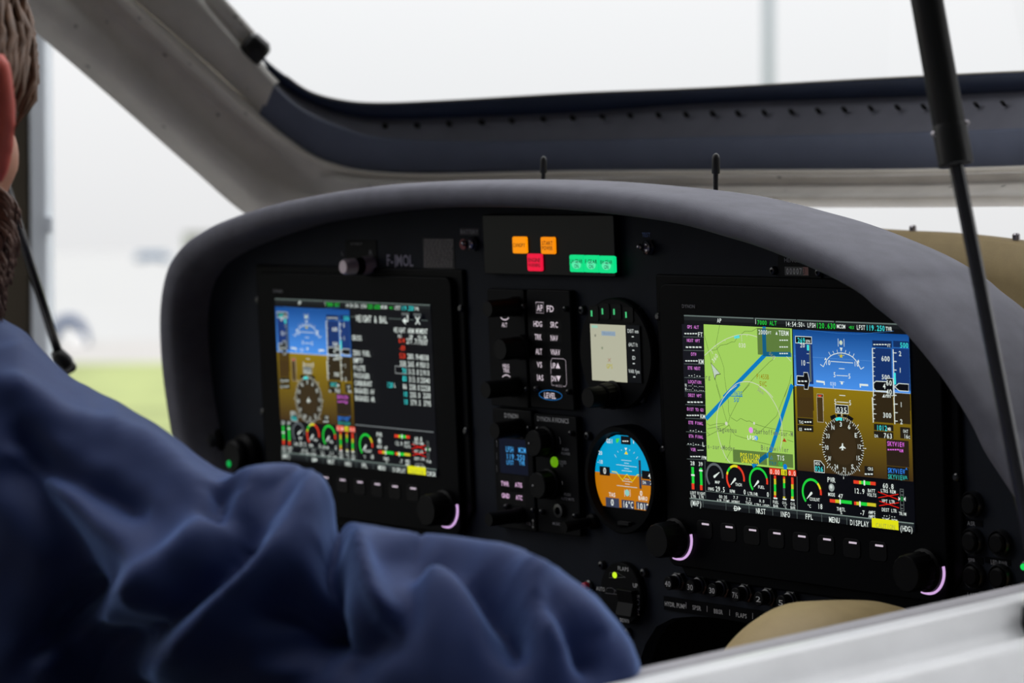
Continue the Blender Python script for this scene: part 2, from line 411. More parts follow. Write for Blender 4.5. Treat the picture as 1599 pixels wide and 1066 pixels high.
# right sill: profile in (x, z) swept along y
prof = [(0.318,-0.0712),(0.322,-0.0702),(0.334,-0.0705),(0.338,-0.072),(0.343,-0.082),(0.348,-0.0885),(0.354,-0.0895),(0.358,-0.0865),(0.361,-0.0845),(0.374,-0.085),(0.378,-0.087),(0.386,-0.103),(0.394,-0.113),(0.399,-0.115),(0.403,-0.110),(0.407,-0.1055),(0.45,-0.108),(0.50,-0.115),(0.55,-0.14),(0.585,-0.20),(0.57,-0.42),(0.40,-0.56)]
ys = np.linspace(-1.25, 0.55, 19)
TAPER = lambda x, y: XC+(x-XC)*(1-0.45*(max(0.0, y-0.05)/0.5)**2)
rows = [[(TAPER(x, y), y, z+0.0055*(min(y, 0.1)+0.3)/0.3) for x, z in prof] for y in ys]
build('sill', MB().sheet(rows), M_white, fus, smooth=True, label='broad white sill with raised ribs along the cockpit edge')
seal = [(0.285,-0.20),(0.288,-0.085),(0.293,-0.075),(0.300,-0.0712),(0.309,-0.0708),(0.318,-0.0718),(0.319,-0.080)]  # profile of the grey band on the sill's inner edge
build('inner_edge_band', MB().sheet([[(TAPER(x, y), y, z+0.0055*(min(y, 0.1)+0.3)/0.3) for x, z in seal] for y in ys]), mat('band_grey', (168,166,172), 0.7, noise=0.04), fus, smooth=True, label='pale grey band along the inner edge of the sill')
# left side wall, belly and floor
lw = [(-0.815,-0.25),(-0.82,-0.165),(-0.83,-0.155),(-0.86,-0.155),(-0.885,-0.17),(-0.95,-0.25),(-0.94,-0.42),(-0.86,-0.56),(-0.6,-0.62),(0.1,-0.62),(0.40,-0.56)]
build('side_wall', MB().sheet([[(TAPER(x, y), y, z) for x, z in lw] for y in ys]), M_white, fus, smooth=True)
M_dark = mat('footwell_shade', (6,6,9), 0.95, noise=0.2, nscale=80)  # near-black colour stands in for the shade inside the footwell
build('cockpit_floor', MB().box((-0.82,-1.2,-0.56),(0.30,0.42,-0.55)), M_dark, fus)
build('footwell_liner', MB().sheet([[(x,-0.02,-0.55),(x,0.40,-0.55),(x,0.42,-0.1),(x,0.30,0.0)] for x in (-0.82,-0.4,0.0,0.285)]), M_dark, fus)
build('footwell_side', MB().box((0.284,-0.9,-0.55),(0.287,0.35,-0.085)), M_dark, fus)
build('footwell_side', MB().box((-0.822,-0.9,-0.55),(-0.819,0.15,-0.17)), M_dark, fus)
# front rim (beige inner lining, follows the plan of the cockpit rim)
top = resample([(1250,352),(1392,361.5),(1456,364.5),(1528,371.5),(1599,382)], 24)
vis = [onrim(x, y, 0.10) for x, y in top]             # the stretch in view
ra, rb = AX-0.10, BY-0.10
zx = np.array([[p[0], p[2]] for p in vis]); zx = zx[np.argsort(zx[:,0])]
def rimz(x):                                          # height along the rim, falling to the sills at both sides
    u = x if x > zx[0,0] else 2*zx[0,0]-x
    if u <= zx[-1,0]: return float(np.interp(u, zx[:,0], zx[:,1]))
    v = (u-zx[-1,0])/(XC+ra-zx[-1,0]); return zx[-1,1]-(zx[-1,1]+0.08)*(0.35*v+0.65*v**2.2)
lip = []
for t_ in np.linspace(math.pi, 0, 72):
    x_ = XC+ra*math.cos(t_); z_ = max(rimz(x_), -0.085)
    if x_ < -0.44: z_ = max(min(z_, 0.098-1.0*(-0.44-x_)-1.2*(-0.44-x_)**2), -0.175)
    lip.append(np.array([x_, Y0+rb*math.sin(t_), z_]))
rows = []
for dn, dz in ((-0.030,-0.004),(-0.018,0.0),(-0.004,0.0),(0.0,-0.001),(0.001,-0.006),(0.004,-0.0075),(0.004,-0.03),(0.006,-0.10),(0.0,-0.2)):
    rows.append([(XC+(p[0]-XC)*(1-dn/ra), Y0+(p[1]-Y0)*(1-dn/rb), p[2]+dz) for p in lip])
build('rim_lining', MB().sheet(rows), M_beige, fus, smooth=True, label='beige lining of the cockpit front rim')
outer = [[(XC+(p[0]-XC)*(1+(0.03+(e-0.03)*max(0.0,(p[1]-Y0)/rb))/ra), Y0+(p[1]-Y0)*(1+0.03/rb)+g*max(0.0,(p[1]-Y0)/rb)**0.6, p[2]-0.004-h) for p in lip] for e, w_, g, h in ((0.03,1,0,0),(0.07,1,0.05,0.014),(0.09,1,0.2,0.05),(0.06,1,0.45,0.10),(0.0,1,0.75,0.16),(-0.12,1,1.0,0.24),(-0.24,1,1.1,0.32),(-0.20,1,1.08,0.48))]
build('nose_cowl', MB().sheet(outer), M_white, fus, smooth=True)
for px, py in ((1409,361),(1570,374)):
    q = onrim(px, py, 0.10); mb = MB()
    mb.tube([(q[0],q[1]+0.012,q[2]-0.001),(q[0],q[1]+0.012,q[2]+0.003),(q[0],q[1]+0.012,q[2]+0.0042)], [0.0030,0.0030,0.0018], 12)
    build('screw', mb, M_steel, fus, smooth=True, angle=40)

# ------------------------------------------------------------------ raised canopy: frame, liner, glass
can = thing('canopy', 'raised canopy with pale speckled frame, dark perforated liner and clear glass', 'canopy', (XC, 0.40, 0.15))
A_ = [(-160,-150),(-40,-55),(72,37),(185,134),(310,244),(407,324),(500,350),(640,348),(900,325),(1100,309),(1350,308),(1500,308),(1680,308)]
B_ = [(-90,-175),(20,-75),(122,15),(235,119),(345,222),(430,285),(520,312),(650,303),(900,293),(1100,289),(1350,288.5),(1500,288),(1680,287)]
B2 = [(-60,-190),(50,-90),(158,10),(262,103),(358,185),(436,248),(518,283),(640,289),(900,281),(1100,277),(1350,276),(1500,275),(1680,274)]
C_ = [(10,-170),(100,-82),(191,0),(279,78),(366,157),(440,219),(513,260),(630,277),(900,273),(1100,272),(1350,271),(1500,270),(1680,269)]
D_ = [(20,-180),(110,-92),(201,-7),(289,70),(376,149),(449,211),(518,251.5),(632,269),(900,267),(1100,265.5),(1350,264.5),(1500,263.5),(1680,262)]
NS = 97
def R(l): return resample(l, NS)
def mirrored(rows):                                  # the far half is measured, the near half is its mirror image about the centre line
    k = min(sum(1 for p in r if p[0] < XC-0.004) for r in rows)
    return [list(r[:k])+[(XC, r[k-1][1]+0.5*(r[k][1]-r[k-1][1]), 0.5*(r[k-1][2]+r[k][2]))]+[(2*XC-p[0], p[1], p[2]) for p in r[:k][::-1]] for r in rows]
def strip(name, lines, m, root=can, sm=True, label=None, mirror=False):
    rows = [[onrim(x, y, off) for x, y in ln] for ln, off in lines]
    if mirror: rows = mirrored(rows)
    return build(name, MB().sheet(rows), m, root, smooth=sm, label=label)
a, b, b2, c, d = map(R, (A_, B_, B2, C_, D_))
mid = lambda p, q, t: p*(1-t)+q*t
tw = np.clip((np.arange(NS)/(NS-1)*12-4.6)/2.4, 0, 1); tw = tw*tw*(3-2*tw)      # rail hangs over at the side, ledge opens upward in front
frows = []
for ln, o0, o1 in ((a+[-14,16],-0.03,0.040),(a+[-3,4],-0.008,0.052),(a,0.0,0.053),(mid(a,b,0.3),0.008,0.048),(mid(a,b,0.75),0.010,0.038),(b,0.006,0.030),(mid(b,b2,0.2),-0.002,0.031),(b2,-0.010,0.040),(mid(b2,c,0.15),-0.009,0.040),(mid(b2,c,0.6),0.004,0.022),(c,0.017,0.010),(mid(c,d,0.55),0.013,0.004),(d,-0.002,-0.004)):
    frows.append([onrim(q[0], q[1], o0*(1-t_)+o1*t_) for q, t_ in zip(ln, tw)])
build('frame', MB().sheet(mirrored(frows)), M_grey, can, smooth=True, label='pale grey speckled canopy frame rail')
build('ridge_light_bead', MB().tube(mirrored([[onrim(q[0], q[1]-2.5, (0.022*(1-t_)+0.016*t_)) for q, t_ in zip(c, tw)]])[0], 0.0026, 8), mat('ridge_light_pale', (242,236,226), 0.45, noise=0.03), can, smooth=True, label='pale bead added to show the lit ridge of the frame')  # bead added along the ridge to show it catching light
# pale inner panel of the left rail
Hl = [(20,-182),(110,-94),(201,-9),(289,68),(376,147),(407,184)]
Hh = [(170,-160),(250,-80),(310,0),(345,42),(388,90),(429,132)]
hl, hh = resample(Hl, 40), resample(Hh, 40)
iprow = [[onrim(x, y, off) for x, y in ln] for ln, off in ((hl+[-8,8],-0.012),(hl+[-2,2],-0.006),(mid(hl,hh,0.06),0.004),(mid(hl,hh,0.5),0.010),(mid(hl,hh,0.9),0.014),(hh,0.012),(hh+[6,-4],0.0),(hh+[8,-5],-0.02))]
build('inner_panel', MB().sheet(iprow), M_grey, can, smooth=True, label='pale grey speckled panel beside the dark liner')
build('inner_panel', MB().sheet([[(2*XC-p[0], p[1], p[2]) for p in r] for r in iprow]), M_grey, can, smooth=True)
# dark liner from the cut line onward
Dl = [(403,181),(427,200),(451,219),(485,241),(530,259),(590,269),(700,269),(900,267.5),(1100,266),(1350,265),(1500,264),(1680,262)]
El = [(427,130),(447,150),(471,169),(499,184),(535,198),(590,212.5),(700,219),(900,218),(1100,213),(1350,208),(1500,204.5),(1680,200)]
Gl = [(421,113),(436,129),(458,145),(487,160),(530,177),(590,186),(700,184.5),(900,176),(1100,162),(1350,153.5),(1500,149),(1680,143)]
Fl = [(399,77),(421,100),(448,121),(483,144),(530,157.5),(590,162.5),(700,158.5),(900,147),(1100,139),(1350,125),(1500,117.5),(1680,107)]
dl, el, gl, fl = (resample(q, 80) for q in (Dl, El, Gl, Fl))
strip('liner', [(dl+[0,3],-0.01),(dl,0.0),(mid(dl,el,0.1),0.006),(mid(dl,el,0.9),0.012),(mid(dl,el,0.97),0.010),(el,0.004)], M_liner, label='dark grey fabric liner of the canopy front', mirror=True)
strip('perforated_strip', [(el,0.004),(mid(el,gl,0.05),0.001),(mid(el,gl,0.9),-0.02),(gl,-0.021)], mat('liner_strip', (132,133,146), 0.7, noise=0.08, nscale=30), label='perforated grey strip above the liner', mirror=True)
strip('seal', [(gl,-0.021),(mid(gl,fl,0.15),-0.012),(mid(gl,fl,0.8),-0.010),(fl,-0.012),(fl+[0,-2],-0.02),(fl+[0,-2],-0.035)], M_seal, label='dark glass edge seal tinted blue for a reflection', mirror=True)
build('edge_trim', MB().tube(mirrored([[onrim(q[0], q[1]-1.0, -0.014) for q in fl[14:]]])[0], 0.0011, 6), mat('pale_trim', (206,198,180), 0.5), can, smooth=True, label='thin pale edge of the glass')
# grey edge channel and end of seal, black clip
cp = [onrim(*q, -0.012) for q in ((322,-6),(350,24),(382,60),(395,76))]
build('edge_channel', MB().tube(cp, 0.011, 8), M_grey, can, smooth=True)
q0, q1 = onrim(380,66,0.0), onrim(410,93,0.0)
build('clip', MB().tube([q0, 0.8*q0+0.2*q1, 0.2*q0+0.8*q1, q1], [0.011,0.015,0.015,0.011], 10), M_rubber, can, smooth=True, label='black clip holding the glass edge')
holes = [(601,195.6),(650.5,195),(701,192.5),(752,190),(799,188),(848,185.5),(894,183.5),(940,182),(984,180),(1028,179),(1071,178),(1112.5,176.6),(1152,176),(1193,175),(1235.5,174),(1277,172),(1318,170.5),(1359.5,168.5),(1401,167),(1442,166),(1483,164.5),(1524,163),(1566,161),(1610,159.5)]
M_hole = mat('hole_black', (10,11,14), 0.9)
for hx, hy in holes:
    e = onrim(hx, hy+6, -0.006); g = onrim(hx, hy-6, -0.012); cen = Vector((np.array(e)+np.array(g))/2)
    tz = (Vector(g)-Vector(e)).normalized(); tx = Vector(onrim(hx+4, hy, -0.009))-Vector(onrim(hx-4, hy, -0.009)); tx.normalize()
    n = tx.cross(tz).normalized(); n = n if n.dot(Vector(CAMP)-cen) > 0 else -n
    ring = [cen+n*0.0016+(tx*math.cos(t)*0.0028+tz*math.sin(t)*0.0020) for t in [2*math.pi*k/8 for k in range(8)]]
    build('hole', MB().rings([ring, [q-n*0.004 for q in ring]]), M_hole, can)
# glass bubble rising from the frame edge
M_glass = bpy.data.materials.new('clear_acrylic'); M_glass.use_nodes = True; t = M_glass.node_tree; t.nodes.clear()
g1 = t.nodes.new('ShaderNodeBsdfTransparent'); g1.inputs[0].default_value = (0.965,0.972,0.975,1)
g2 = t.nodes.new('ShaderNodeBsdfGlossy'); g2.inputs['Roughness'].default_value = 0.03
gm = t.nodes.new('ShaderNodeMixShader'); lw_ = t.nodes.new('ShaderNodeFresnel'); lw_.inputs[0].default_value = 1.2
go = t.nodes.new('ShaderNodeOutputMaterial')
t.links.new(lw_.outputs[0], gm.inputs[0]); t.links.new(g1.outputs[0], gm.inputs[1]); t.links.new(g2.outputs[0], gm.inputs[2]); t.links.new(gm.outputs[0], go.inputs[0])
gb = [np.array(onrim(x, y, -0.02)) for x, y in list(resample([(170,-160),(250,-80),(318,-4),(383,58)], 10))+list(fl[1:])]
rows = []
for h, inn, bk in ((0,0,0),(0.06,0.02,0.004),(0.15,0.06,0.0),(0.28,0.14,-0.03),(0.42,0.24,-0.09),(0.55,0.36,-0.2)):
    rows.append([(p[0]+(XC-p[0])*inn, p[1]+bk-0.1*inn*max(0,(p[1]-0.0)), p[2]+h) for p in gb])
build('glass', MB().sheet(mirrored(rows)), M_glass, can, smooth=True, label='clear acrylic canopy glass')

# ------------------------------------------------------------------ gas struts
def strut_r():
    rt = thing('gas_strut', 'thick black gas strut holding the canopy open at right', 'strut', tuple(atd(1660,1100,1.62)))
    p0, p1, p2 = atd(1417.5,-170,1.665), atd(1493,258,1.65), atd(1628,940,1.63)
    q = lambda k: p0+(p1-p0)*k
    build('cylinder', MB().tube([q(0),q(0.985),p1], [0.0092,0.0092,0.0084], 28), M_rubber, rt, smooth=True, angle=40, label='thick black cylinder')
    build('sleeve', MB().tube([q(0.852),q(0.874),q(0.995),q(1.0)], [0.0093,0.0099,0.0099,0.0092], 28), M_rubber, rt, smooth=True, angle=40)
    build('rod', MB().tube([q(0.97),p2], [0.0042,0.0042], 20), M_rod, rt, smooth=True, angle=40, label='slim polished dark rod')
    build('bracket', MB().tube([p0+(p1-p0)*0.02, p0-(p1-p0)*0.05, p0+np.array([0.03,0.01,0.02]), p0+np.array([0.06,0.03,0.03])], [0.005,0.007,0.006,0.006], 10), M_rubber, rt, smooth=True)
    ax = (p1-p0)/np.linalg.norm(p1-p0); side = MP[:,0]-ax*np.dot(MP[:,0], ax); side /= np.linalg.norm(side)
    for s, k in ((-1,0.879),(1,0.858)):
        c = q(k)+side*s*0.0096-MP[:,1]*0.002
        build('stud', MB().sphere(c, 0.0017), M_steel, rt, smooth=True, label='tiny bright stud')
    e = p2; build('end_fitting', MB().tube([e-(e-p1)*0.03, e, e+(e-p1)*0.04, e+(e-p1)*0.06], [0.005,0.008,0.008,0.004], 14), M_rubber, rt, smooth=True, angle=40)
    build('mount', MB().tube([atd(1640,1030,1.63), atd(1616,965,1.62), atd(1612,945,1.62)], [0.012,0.008,0.006], 12), M_rubber, rt, smooth=True)
strut_r()
rt = thing('gas_strut', 'slim black gas strut rod standing beside the pilot\'s collar at left', 'strut', tuple(atx(108,580,-0.82)))
build('rod', MB().tube([atx(-12,226,-0.82), atx(93,556,-0.82)], 0.0041, 14), M_rod, rt, smooth=True)
build('cylinder', MB().tube([atx(-95,-35,-0.82), atx(-14,220,-0.82), atx(-10,232,-0.82)], [0.009,0.009,0.007], 18), M_rubber, rt, smooth=True, angle=40)
build('end_fitting', MB().tube([atx(88,548,-0.82), atx(95,560,-0.82), atx(102,568,-0.82), atx(110,573,-0.82)], [0.0055,0.008,0.0085,0.005], 12), M_rubber, rt, smooth=True, label='black ball joint')
build('stud', MB().tube([atx(112,572,-0.82), atx(112,572,-0.82)+np.array([-0.03,0,-0.01])], 0.005, 10), M_rubber, rt, smooth=True)

# ------------------------------------------------------------------ instrument panel and hood
LY = -0.045
lp = [(318,745),(304,690),(292,620),(285,560),(283,500),(289,455),(303,425),(323.6,404),(366,379),(442,351),(518,336),(580,328),(637,324.5),(700,322.6),(820,324),(940,332.5),(1060,349),(1140,370),(1207,391),(1296,428),(1349.5,457),(1376.6,480),(1413,510),(1450,551),(1486,598),(1525,660),(1547,705),(1572,744),(1592,775),(1612,815),(1630,860)]
LYP = [-0.018]*8+[-0.022,-0.029,-0.036,-0.042]+[LY]*(len(lp)-12)
arch = resample([at(x, y, ly)[[0,2]] for (x, y), ly in zip(lp, LYP)], 150); LYA = np.interp(np.linspace(0,len(lp)-1,150), np.arange(len(lp)), LYP)
tang = np.gradient(arch, axis=0); tang /= np.linalg.norm(tang, axis=1)[:,None]
nor = np.stack([-tang[:,1], tang[:,0]], 1)                 # outward
for _ in range(6): nor[1:-1] = (nor[:-2]+nor[1:-1]*2+nor[2:])/4
nor /= np.linalg.norm(nor, axis=1)[:,None]
panel = thing('instrument_panel', 'black instrument panel under a grey arched hood', 'instrument panel', (XC, 0.0, -0.22))
hrows = []; LF = 1+0.55*np.clip((46-np.arange(150))/20.0, 0, 1)
for n, y in ((-0.002,FY+0.004),(-0.001,LY+0.012),(0.0,LY),(0.001,LY-0.006),(0.0035,LY-0.009),(0.008,LY-0.0102),(0.0125,LY-0.0095),(0.0152,LY-0.007),(0.0170,LY-0.003),(0.0180,LY+0.004),(0.0188,LY+0.018),(0.0186,LY+0.036),(0.0175,LY+0.055),(0.0152,LY+0.075),(0.0115,LY+0.092),(0.003,LY+0.110),(-0.012,LY+0.124),(-0.03,LY+0.132)):
    hrows.append([(p[0]+m[0]*n*lf, (y if y > 0 and n < 0 and y < 0.02 else y-LY+ly), p[1]+m[1]*n*lf) for p, m, lf, ly in zip(arch, nor, LF, LYA)])
build('hood', MB().sheet(hrows), M_hood, panel, smooth=True, label='grey padded hood arching over the panel')
# panel face with a lower edge cut away above the right footwell
face = [(p[0]+m[0]*0.004, p[1]+m[1]*0.004) for p, m in zip(arch[::2], nor[::2])]
low = [at(x, y, FY)[[0,2]] for x, y in ((1640,1010),(1400,985),(1180,968),(1085,962),(1050,965),(1025,978),(1008,1005),(995,1045),(985,1100))]
pl = [tuple(q) for q in face]+[tuple(q) for q in low]+[(-0.25,-0.33),(-0.30,-0.34),(-0.36,-0.27),(-0.75,-0.25)]
build('face_plate', MB().prism(pl, FY, FY+0.012), M_panel, panel, label='matt black face plate')

def screws(root, pts, view, y=FY, r=0.0034, m=None):
    for X, Y in pts:
        c = at(view[0]+X/view[2], view[1]+Y/view[2], y-0.002)
        o = build('screw', MB().lathe((c[0],0,c[2]), [(r,y),(r,y-0.0018),(r*0.8,y-0.0032),(r*0.35,y-0.0036),(r*0.3,y-0.0026)], 12), m or M_screw, root, smooth=True, angle=35)
def knob(root, base, r, L, y=0.0, m=None, grip=True, ring=None, label=None):
    prof = [(r*1.12,y),(r*1.12,y-L*0.18),(r,y-L*0.24),(r*0.97,y-L*0.94),(r*0.88,y-L),(r*0.3,y-L)]
    if grip:
        n = 36; R = []
        for q, (rr, yy) in enumerate(prof):
            R.append([(base[0]+rr*(1-(0.05 if (k%2 and 1 < q < 4) else 0))*math.cos(2*math.pi*k/n), yy, base[1]+rr*(1-(0.05 if (k%2 and 1 < q < 4) else 0))*math.sin(2*math.pi*k/n)) for k in range(n)])
        mb = MB().rings(R)
    else: mb = MB().lathe((base[0],0,base[1]), prof, 28)
    return build('knob', mb, m or M_knob, root, smooth=True, angle=35, label=label)
def rrect(x0, x1, z0, z1, r, n=5):
    out = []
    for cx, cz, a in ((x1-r,z1-r,0),(x0+r,z1-r,90),(x0+r,z0+r,180),(x1-r,z0+r,270)):
        for k in range(n+1):
            t = math.radians(a+90*k/n); out.append((cx+r*math.cos(t), cz+r*math.sin(t)))
    return out

# ------------------------------------------------------------------ the two large displays
WHT=(222,232,226); GRN=(30,205,60); CYN=(60,225,225); MAG=(225,130,225); RED=(225,60,35); YEL=(225,215,30); AMB=(200,190,40); BLK=(8,9,14); LGT=(95,108,104); GRY=(92,98,102); BLU=(0,122,190); BRN=(46,36,18)
SW, SH = 0.2170, 0.1356
SEP = -0.5141
V1=(1030,460,6.661); V2=(1050,600,7.614); V3=(1050,700,7.614); V4=(1230,490,7.105); V5=(1230,620,7.268); V6=(1230,720,7.268)
PFDX = at(1241.5, 620, 0)[0]                        # left edge of the flight display half
M_sky = em_grad('screen_sky', (72,144,232), (10,70,140)); M_gnd = em_grad('screen_ground', (62,44,20), (140,116,12))
def display(dx, label, right):
    rt = thing('flight_display', label, 'display', (dx, 0.0, -0.112), 'large flight displays')
    x0, x1, z0, z1 = dx-0.1355, dx+0.1355, -0.1125, 0.0895
    flange = [(x0-0.008,z1+0.006),(x1+0.010,z1+0.006),(x1+0.010,z0+0.02),(x1-0.012,z0-0.008),(x0+0.014,z0-0.008),(x0-0.008,z0+0.02)]
    if right: flange = [flange[0],(x1-0.034,z1+0.006),(x1-0.010,z1-0.014),(x1+0.010,z1-0.045)]+flange[2:]
    build('mounting_flange', MB().prism(flange, FY-0.003, FY+0.002), M_bezel, rt, bevel=0.0015)
    hole = rrect(dx-SW/2, dx+SW/2, -SH/2, SH/2, 0.0005, 3)
    build('bezel', MB().prism(rrect(x0, x1, z0, z1, 0.008) if not right else [p for p in rrect(x0, x1, z0, z1, 0.008) if not (p[0] > x1-0.009 and p[1] > z1-0.009)][:0]+[(x1,z1-0.040),(x1-0.016,z1-0.014),(x1-0.036,z1)]+rrect(x0, x1, z0, z1, 0.008)[6:], 0.0006, FY), M_bezel, rt, bevel=0.0012, label='black display bezel')
    build('screen', MB().prism([(dx-SW/2,-SH/2),(dx+SW/2,-SH/2),(dx+SW/2,SH/2),(dx-SW/2,SH/2)], 0.0003, 0.001), em((5,6,12)), rt)
    dk = dx
    d = Draw(rt, 0.0, V1, dx=dk); d.part = 'maker_name'
    d.text('DYNON', 233, 365, 118, 36, M_dim, mono=False)
    # status bar
    d.part = 'status_bar'
    tb = lambda u: -SW/2+u*SW
    def absrect(xa, xb, zt, zb, col): d.flat([(xa+dk,zb),(xb+dk,zb),(xb+dk,zt),(xa+dk,zt)], [(0,1,2,3)], col)
    absrect(-SW/2, SW/2, SH/2, SH/2-0.0068, (24,28,30)); absrect(-SW/2, SW/2, SH/2-0.0036, SH/2-0.0068, (10,12,16))
    for a_, b_ in ((-SW/2,-0.0372),(-0.0360,0.0045),(0.0055,0.0405),(0.042,SW/2)): absrect(a_, b_, SH/2, SH/2-0.0009, LGT)
    d.text('AP', 597, 645, 267, 43, WHT); d.text('I', 988, 1010, 280, 50, WHT); d.text('7000 ALT', 1015, 1218, 288, 45, GRN)
    d.text('14:54:50', 1308, 1487, 303, 48, WHT); d.text('L', 1494, 1514, 312, 30, WHT)
    d.view = V4
    d.text('LFSH', 218, 310, 123, 50, WHT); d.text('120.630', 315, 533, 127, 58, GRN); d.text('MCOM', 545, 640, 137, 44, WHT)
    d.text('<RX', 678, 738, 149, 34, GRN); d.text('LFST', 765, 860, 148, 50, WHT); d.text('119.250', 868, 1078, 152, 58, CYN); d.text('TWR', 1087, 1160, 165, 46, WHT)
    # engine strip
    d.view = V3; d.part = 'engine_gauges'
    d.text('28', 213, 267, 172, 46, WHT); d.text('39', 310, 362, 182, 46, WHT)
    d.rect(230,220,260,415,GRN); d.rect(231,415,262,485,RED); d.rect(224,306,266,326,WHT)
    d.rect(328,230,357,435,GRN); d.rect(330,435,359,495,RED); d.rect(319,252,360,272,WHT)
    for s_, a_, b_, y_ in (('LEFT',213,283,523),('LTR',222,283,566),('RIGHT',300,392,530),('LTR',318,376,574)): d.text(s_, a_, b_, y_, 34, WHT)
    for l_ in ([(388,145),(398,592)], [(1165,240),(1170,690)], [(1483,330),(1488,735)], [(395,505),(1165,590)]): d.line(l_, 0.35, LGT)
    def gauge(cx, cy, r, segs, tip, w=1.7):
        for a0, a1, c_ in segs: d.arc(cx, cy, r, a0, a1, w, c_)
        p = d.P(cx-4, cy+8); q = d.P(*tip); n = np.array([-(q-p)[1], (q-p)[0]]); n = n/np.hypot(*n)
        v = [p+n*0.00095, p-n*0.00095, q-n*0.0002, q+n*0.0002]; d.flat(v, [(0,1,2,3)], WHT); d.flat([p+0.00095*np.array([math.cos(k*math.pi/6), math.sin(k*math.pi/6)]) for k in range(12)], [tuple(range(12))], WHT)
    gauge(505, 326, 95, [(228,-8,GRY)], (562,282)); 
    gauge(752, 356, 102, [(228,165,RED),(165,152,YEL),(152,124,GRN),(124,74,YEL),(74,-10,RED)], (695,432))
    gauge(1026, 385, 103, [(228,16,GRN),(16,-12,RED)], (970,458))
    for s_, a_, b_, y_, h_ in (('MAP',510,568,397,34),('INHG',420,497,475,36),('29.5',515,628,478,58),('TACH',750,828,425,36),('RPM',685,745,505,38),('0',848,876,515,56),('FUEL',1020,1100,455,36),('LTR/HR',897,1020,532,38),('0',1124,1152,545,56),
        ('00:35',557,655,570,36),('AIR TIME',532,685,613,34),('7.7',728,785,580,34),('HOBBS',708,805,630,34),('7.2',880,935,600,34),('TACH',873,948,645,34),('0.0',1035,1098,622,34),('LTRS USED',980,1158,668,36),
        ('FUEL',1197,1268,633,36),('BAR',1203,1264,680,34),('OIL',1310,1368,643,34),('°C',1322,1362,690,34),('OIL',1408,1468,655,34),('BAR',1408,1468,700,34)): d.text(s_, a_, b_, y_, h_, WHT)
    d.rect(1158,235,1285,310,RED); d.text('0.00',1163,1280,272,56,(245,220,205)); d.rect(1297,248,1365,318,YEL); d.text('18',1304,1360,284,54,(40,40,10)); d.rect(1380,254,1475,326,RED); d.text('0.0',1386,1470,290,54,(245,220,205))
    def vbar(xa, xb, segs):
        for y0_, y1_, c_ in segs: d.rect(xa, y0_, xb, y1_, c_)
    vbar(1212,1238,((322,360,RED),(360,425,AMB),(425,510,GRN),(510,555,AMB),(555,580,RED))); d.rect(1207,582,1252,600,WHT)
    vbar(1321,1346,((333,358,RED),(358,410,AMB),(410,470,GRN),(470,570,(60,64,70)),(570,592,AMB))); d.rect(1317,593,1362,610,WHT)
    vbar(1418,1446,((342,425,RED),(425,480,AMB),(480,570,GRN),(570,600,AMB))); d.rect(1413,602,1457,620,WHT)
    d.view = V6
    gauge(279, 352, 103, [(228,48,GRN),(48,18,YEL),(18,-8,RED)], (222,425))
    for s_, a_, b_, y_, h_ in (('COOLNT',255,370,425,36),('°C',230,270,505,34),('18',345,402,508,56),('PWR',455,548,205,56),('MODE',465,545,372,38),('47',578,635,392,48),('THRTL',562,662,537,40),('%',602,626,580,36),('12.9',757,880,330,56),('BATT',915,1000,328,36),('VOLTS',907,1015,375,38),('-7',822,882,580,54),('AMPS',922,1003,575,36),('AMPS',922,1003,622,36),
        ('60.8',1083,1210,274,56),('LTRS REM',1063,1232,330,38),('WPT LTR',1075,1225,447,38),('DEST LTR',1075,1245,545,38),('--:--',1088,1235,608,44),('TIME REM',1080,1250,656,36),('TRIM',1270,1352,590,36)): d.text(s_, a_, b_, y_, h_, WHT)
    d.disc(505,297,32,(150,160,156)); d.disc(500,288,15,(205,215,210))
    def hbar(xa, ya, segs, hh=38):
        for x0_, x1_, c_ in segs:
            s_ = (x0_+x1_)/2; y_ = ya+(s_-xa)*0.085; d.rect(x0_, y_-hh/2, x1_, y_+hh/2, c_)
    hbar(485,445,((485,548,RED),(548,596,AMB),(596,735,GRN))); d.rect(596,428,610,486,WHT)
    hbar(755,232,((755,818,RED),(818,842,AMB),(842,945,GRN),(945,1006,RED))); d.rect(870,214,886,272,WHT)
    hbar(762,474,((762,788,RED),(788,838,AMB),(838,910,GRN),(910,1010,AMB))); d.rect(821,452,836,514,WHT)
    for l_ in ([(1035,345),(1262,432)], [(1035,412),(1265,372)], [(1048,450),(1272,528)], [(1048,502),(1272,468)]): d.line(l_, 0.5, (230,30,15))
    d.frame(1290,318,1322,558,(110,118,116),0.8); d.rect(1290,400,1322,450,(20,110,50))
    for y_ in (340,380,495,535): d.rect(1294,y_-4,1318,y_+4,(110,118,116))
    d.poly([(1266,398),(1266,448),(1288,426)],WHT); d.poly([(1346,402),(1346,452),(1324,428)],WHT)
    # soft key bar
    d.part = 'softkey_bar'
    absrect(-SW/2, SW/2, -SH/2+0.0058, -SH/2, (14,17,20)); absrect(-SW/2, SW/2, -SH/2+0.0058, -SH/2+0.003, (34,40,42)); absrect(-SW/2, SW/2, -SH/2+0.0061, -SH/2+0.0054, (120,136,130))
    d.view = V3
    for x_, y0_, y1_ in ((372,612,695),(645,640,730),(920,675,765),(1201,710,795),(1490,745,832)): d.line([(x_,y0_),(x_+3,y1_)], 0.35, LGT)
    if right: d.text('(MAP)',222,357,642,62,WHT)
    else: d.text('(MAP)',222,357,642,62,WHT); 
    d.text('D',742,790,708,58,WHT); d.line([(735,709),(800,716)],0.5,WHT); d.poly([(795,682),(826,713),(797,738)],WHT)
    d.text('NRST',1003,1118,737,62,WHT); d.text('INFO',1288,1408,775,62,WHT)
    d.view = V6
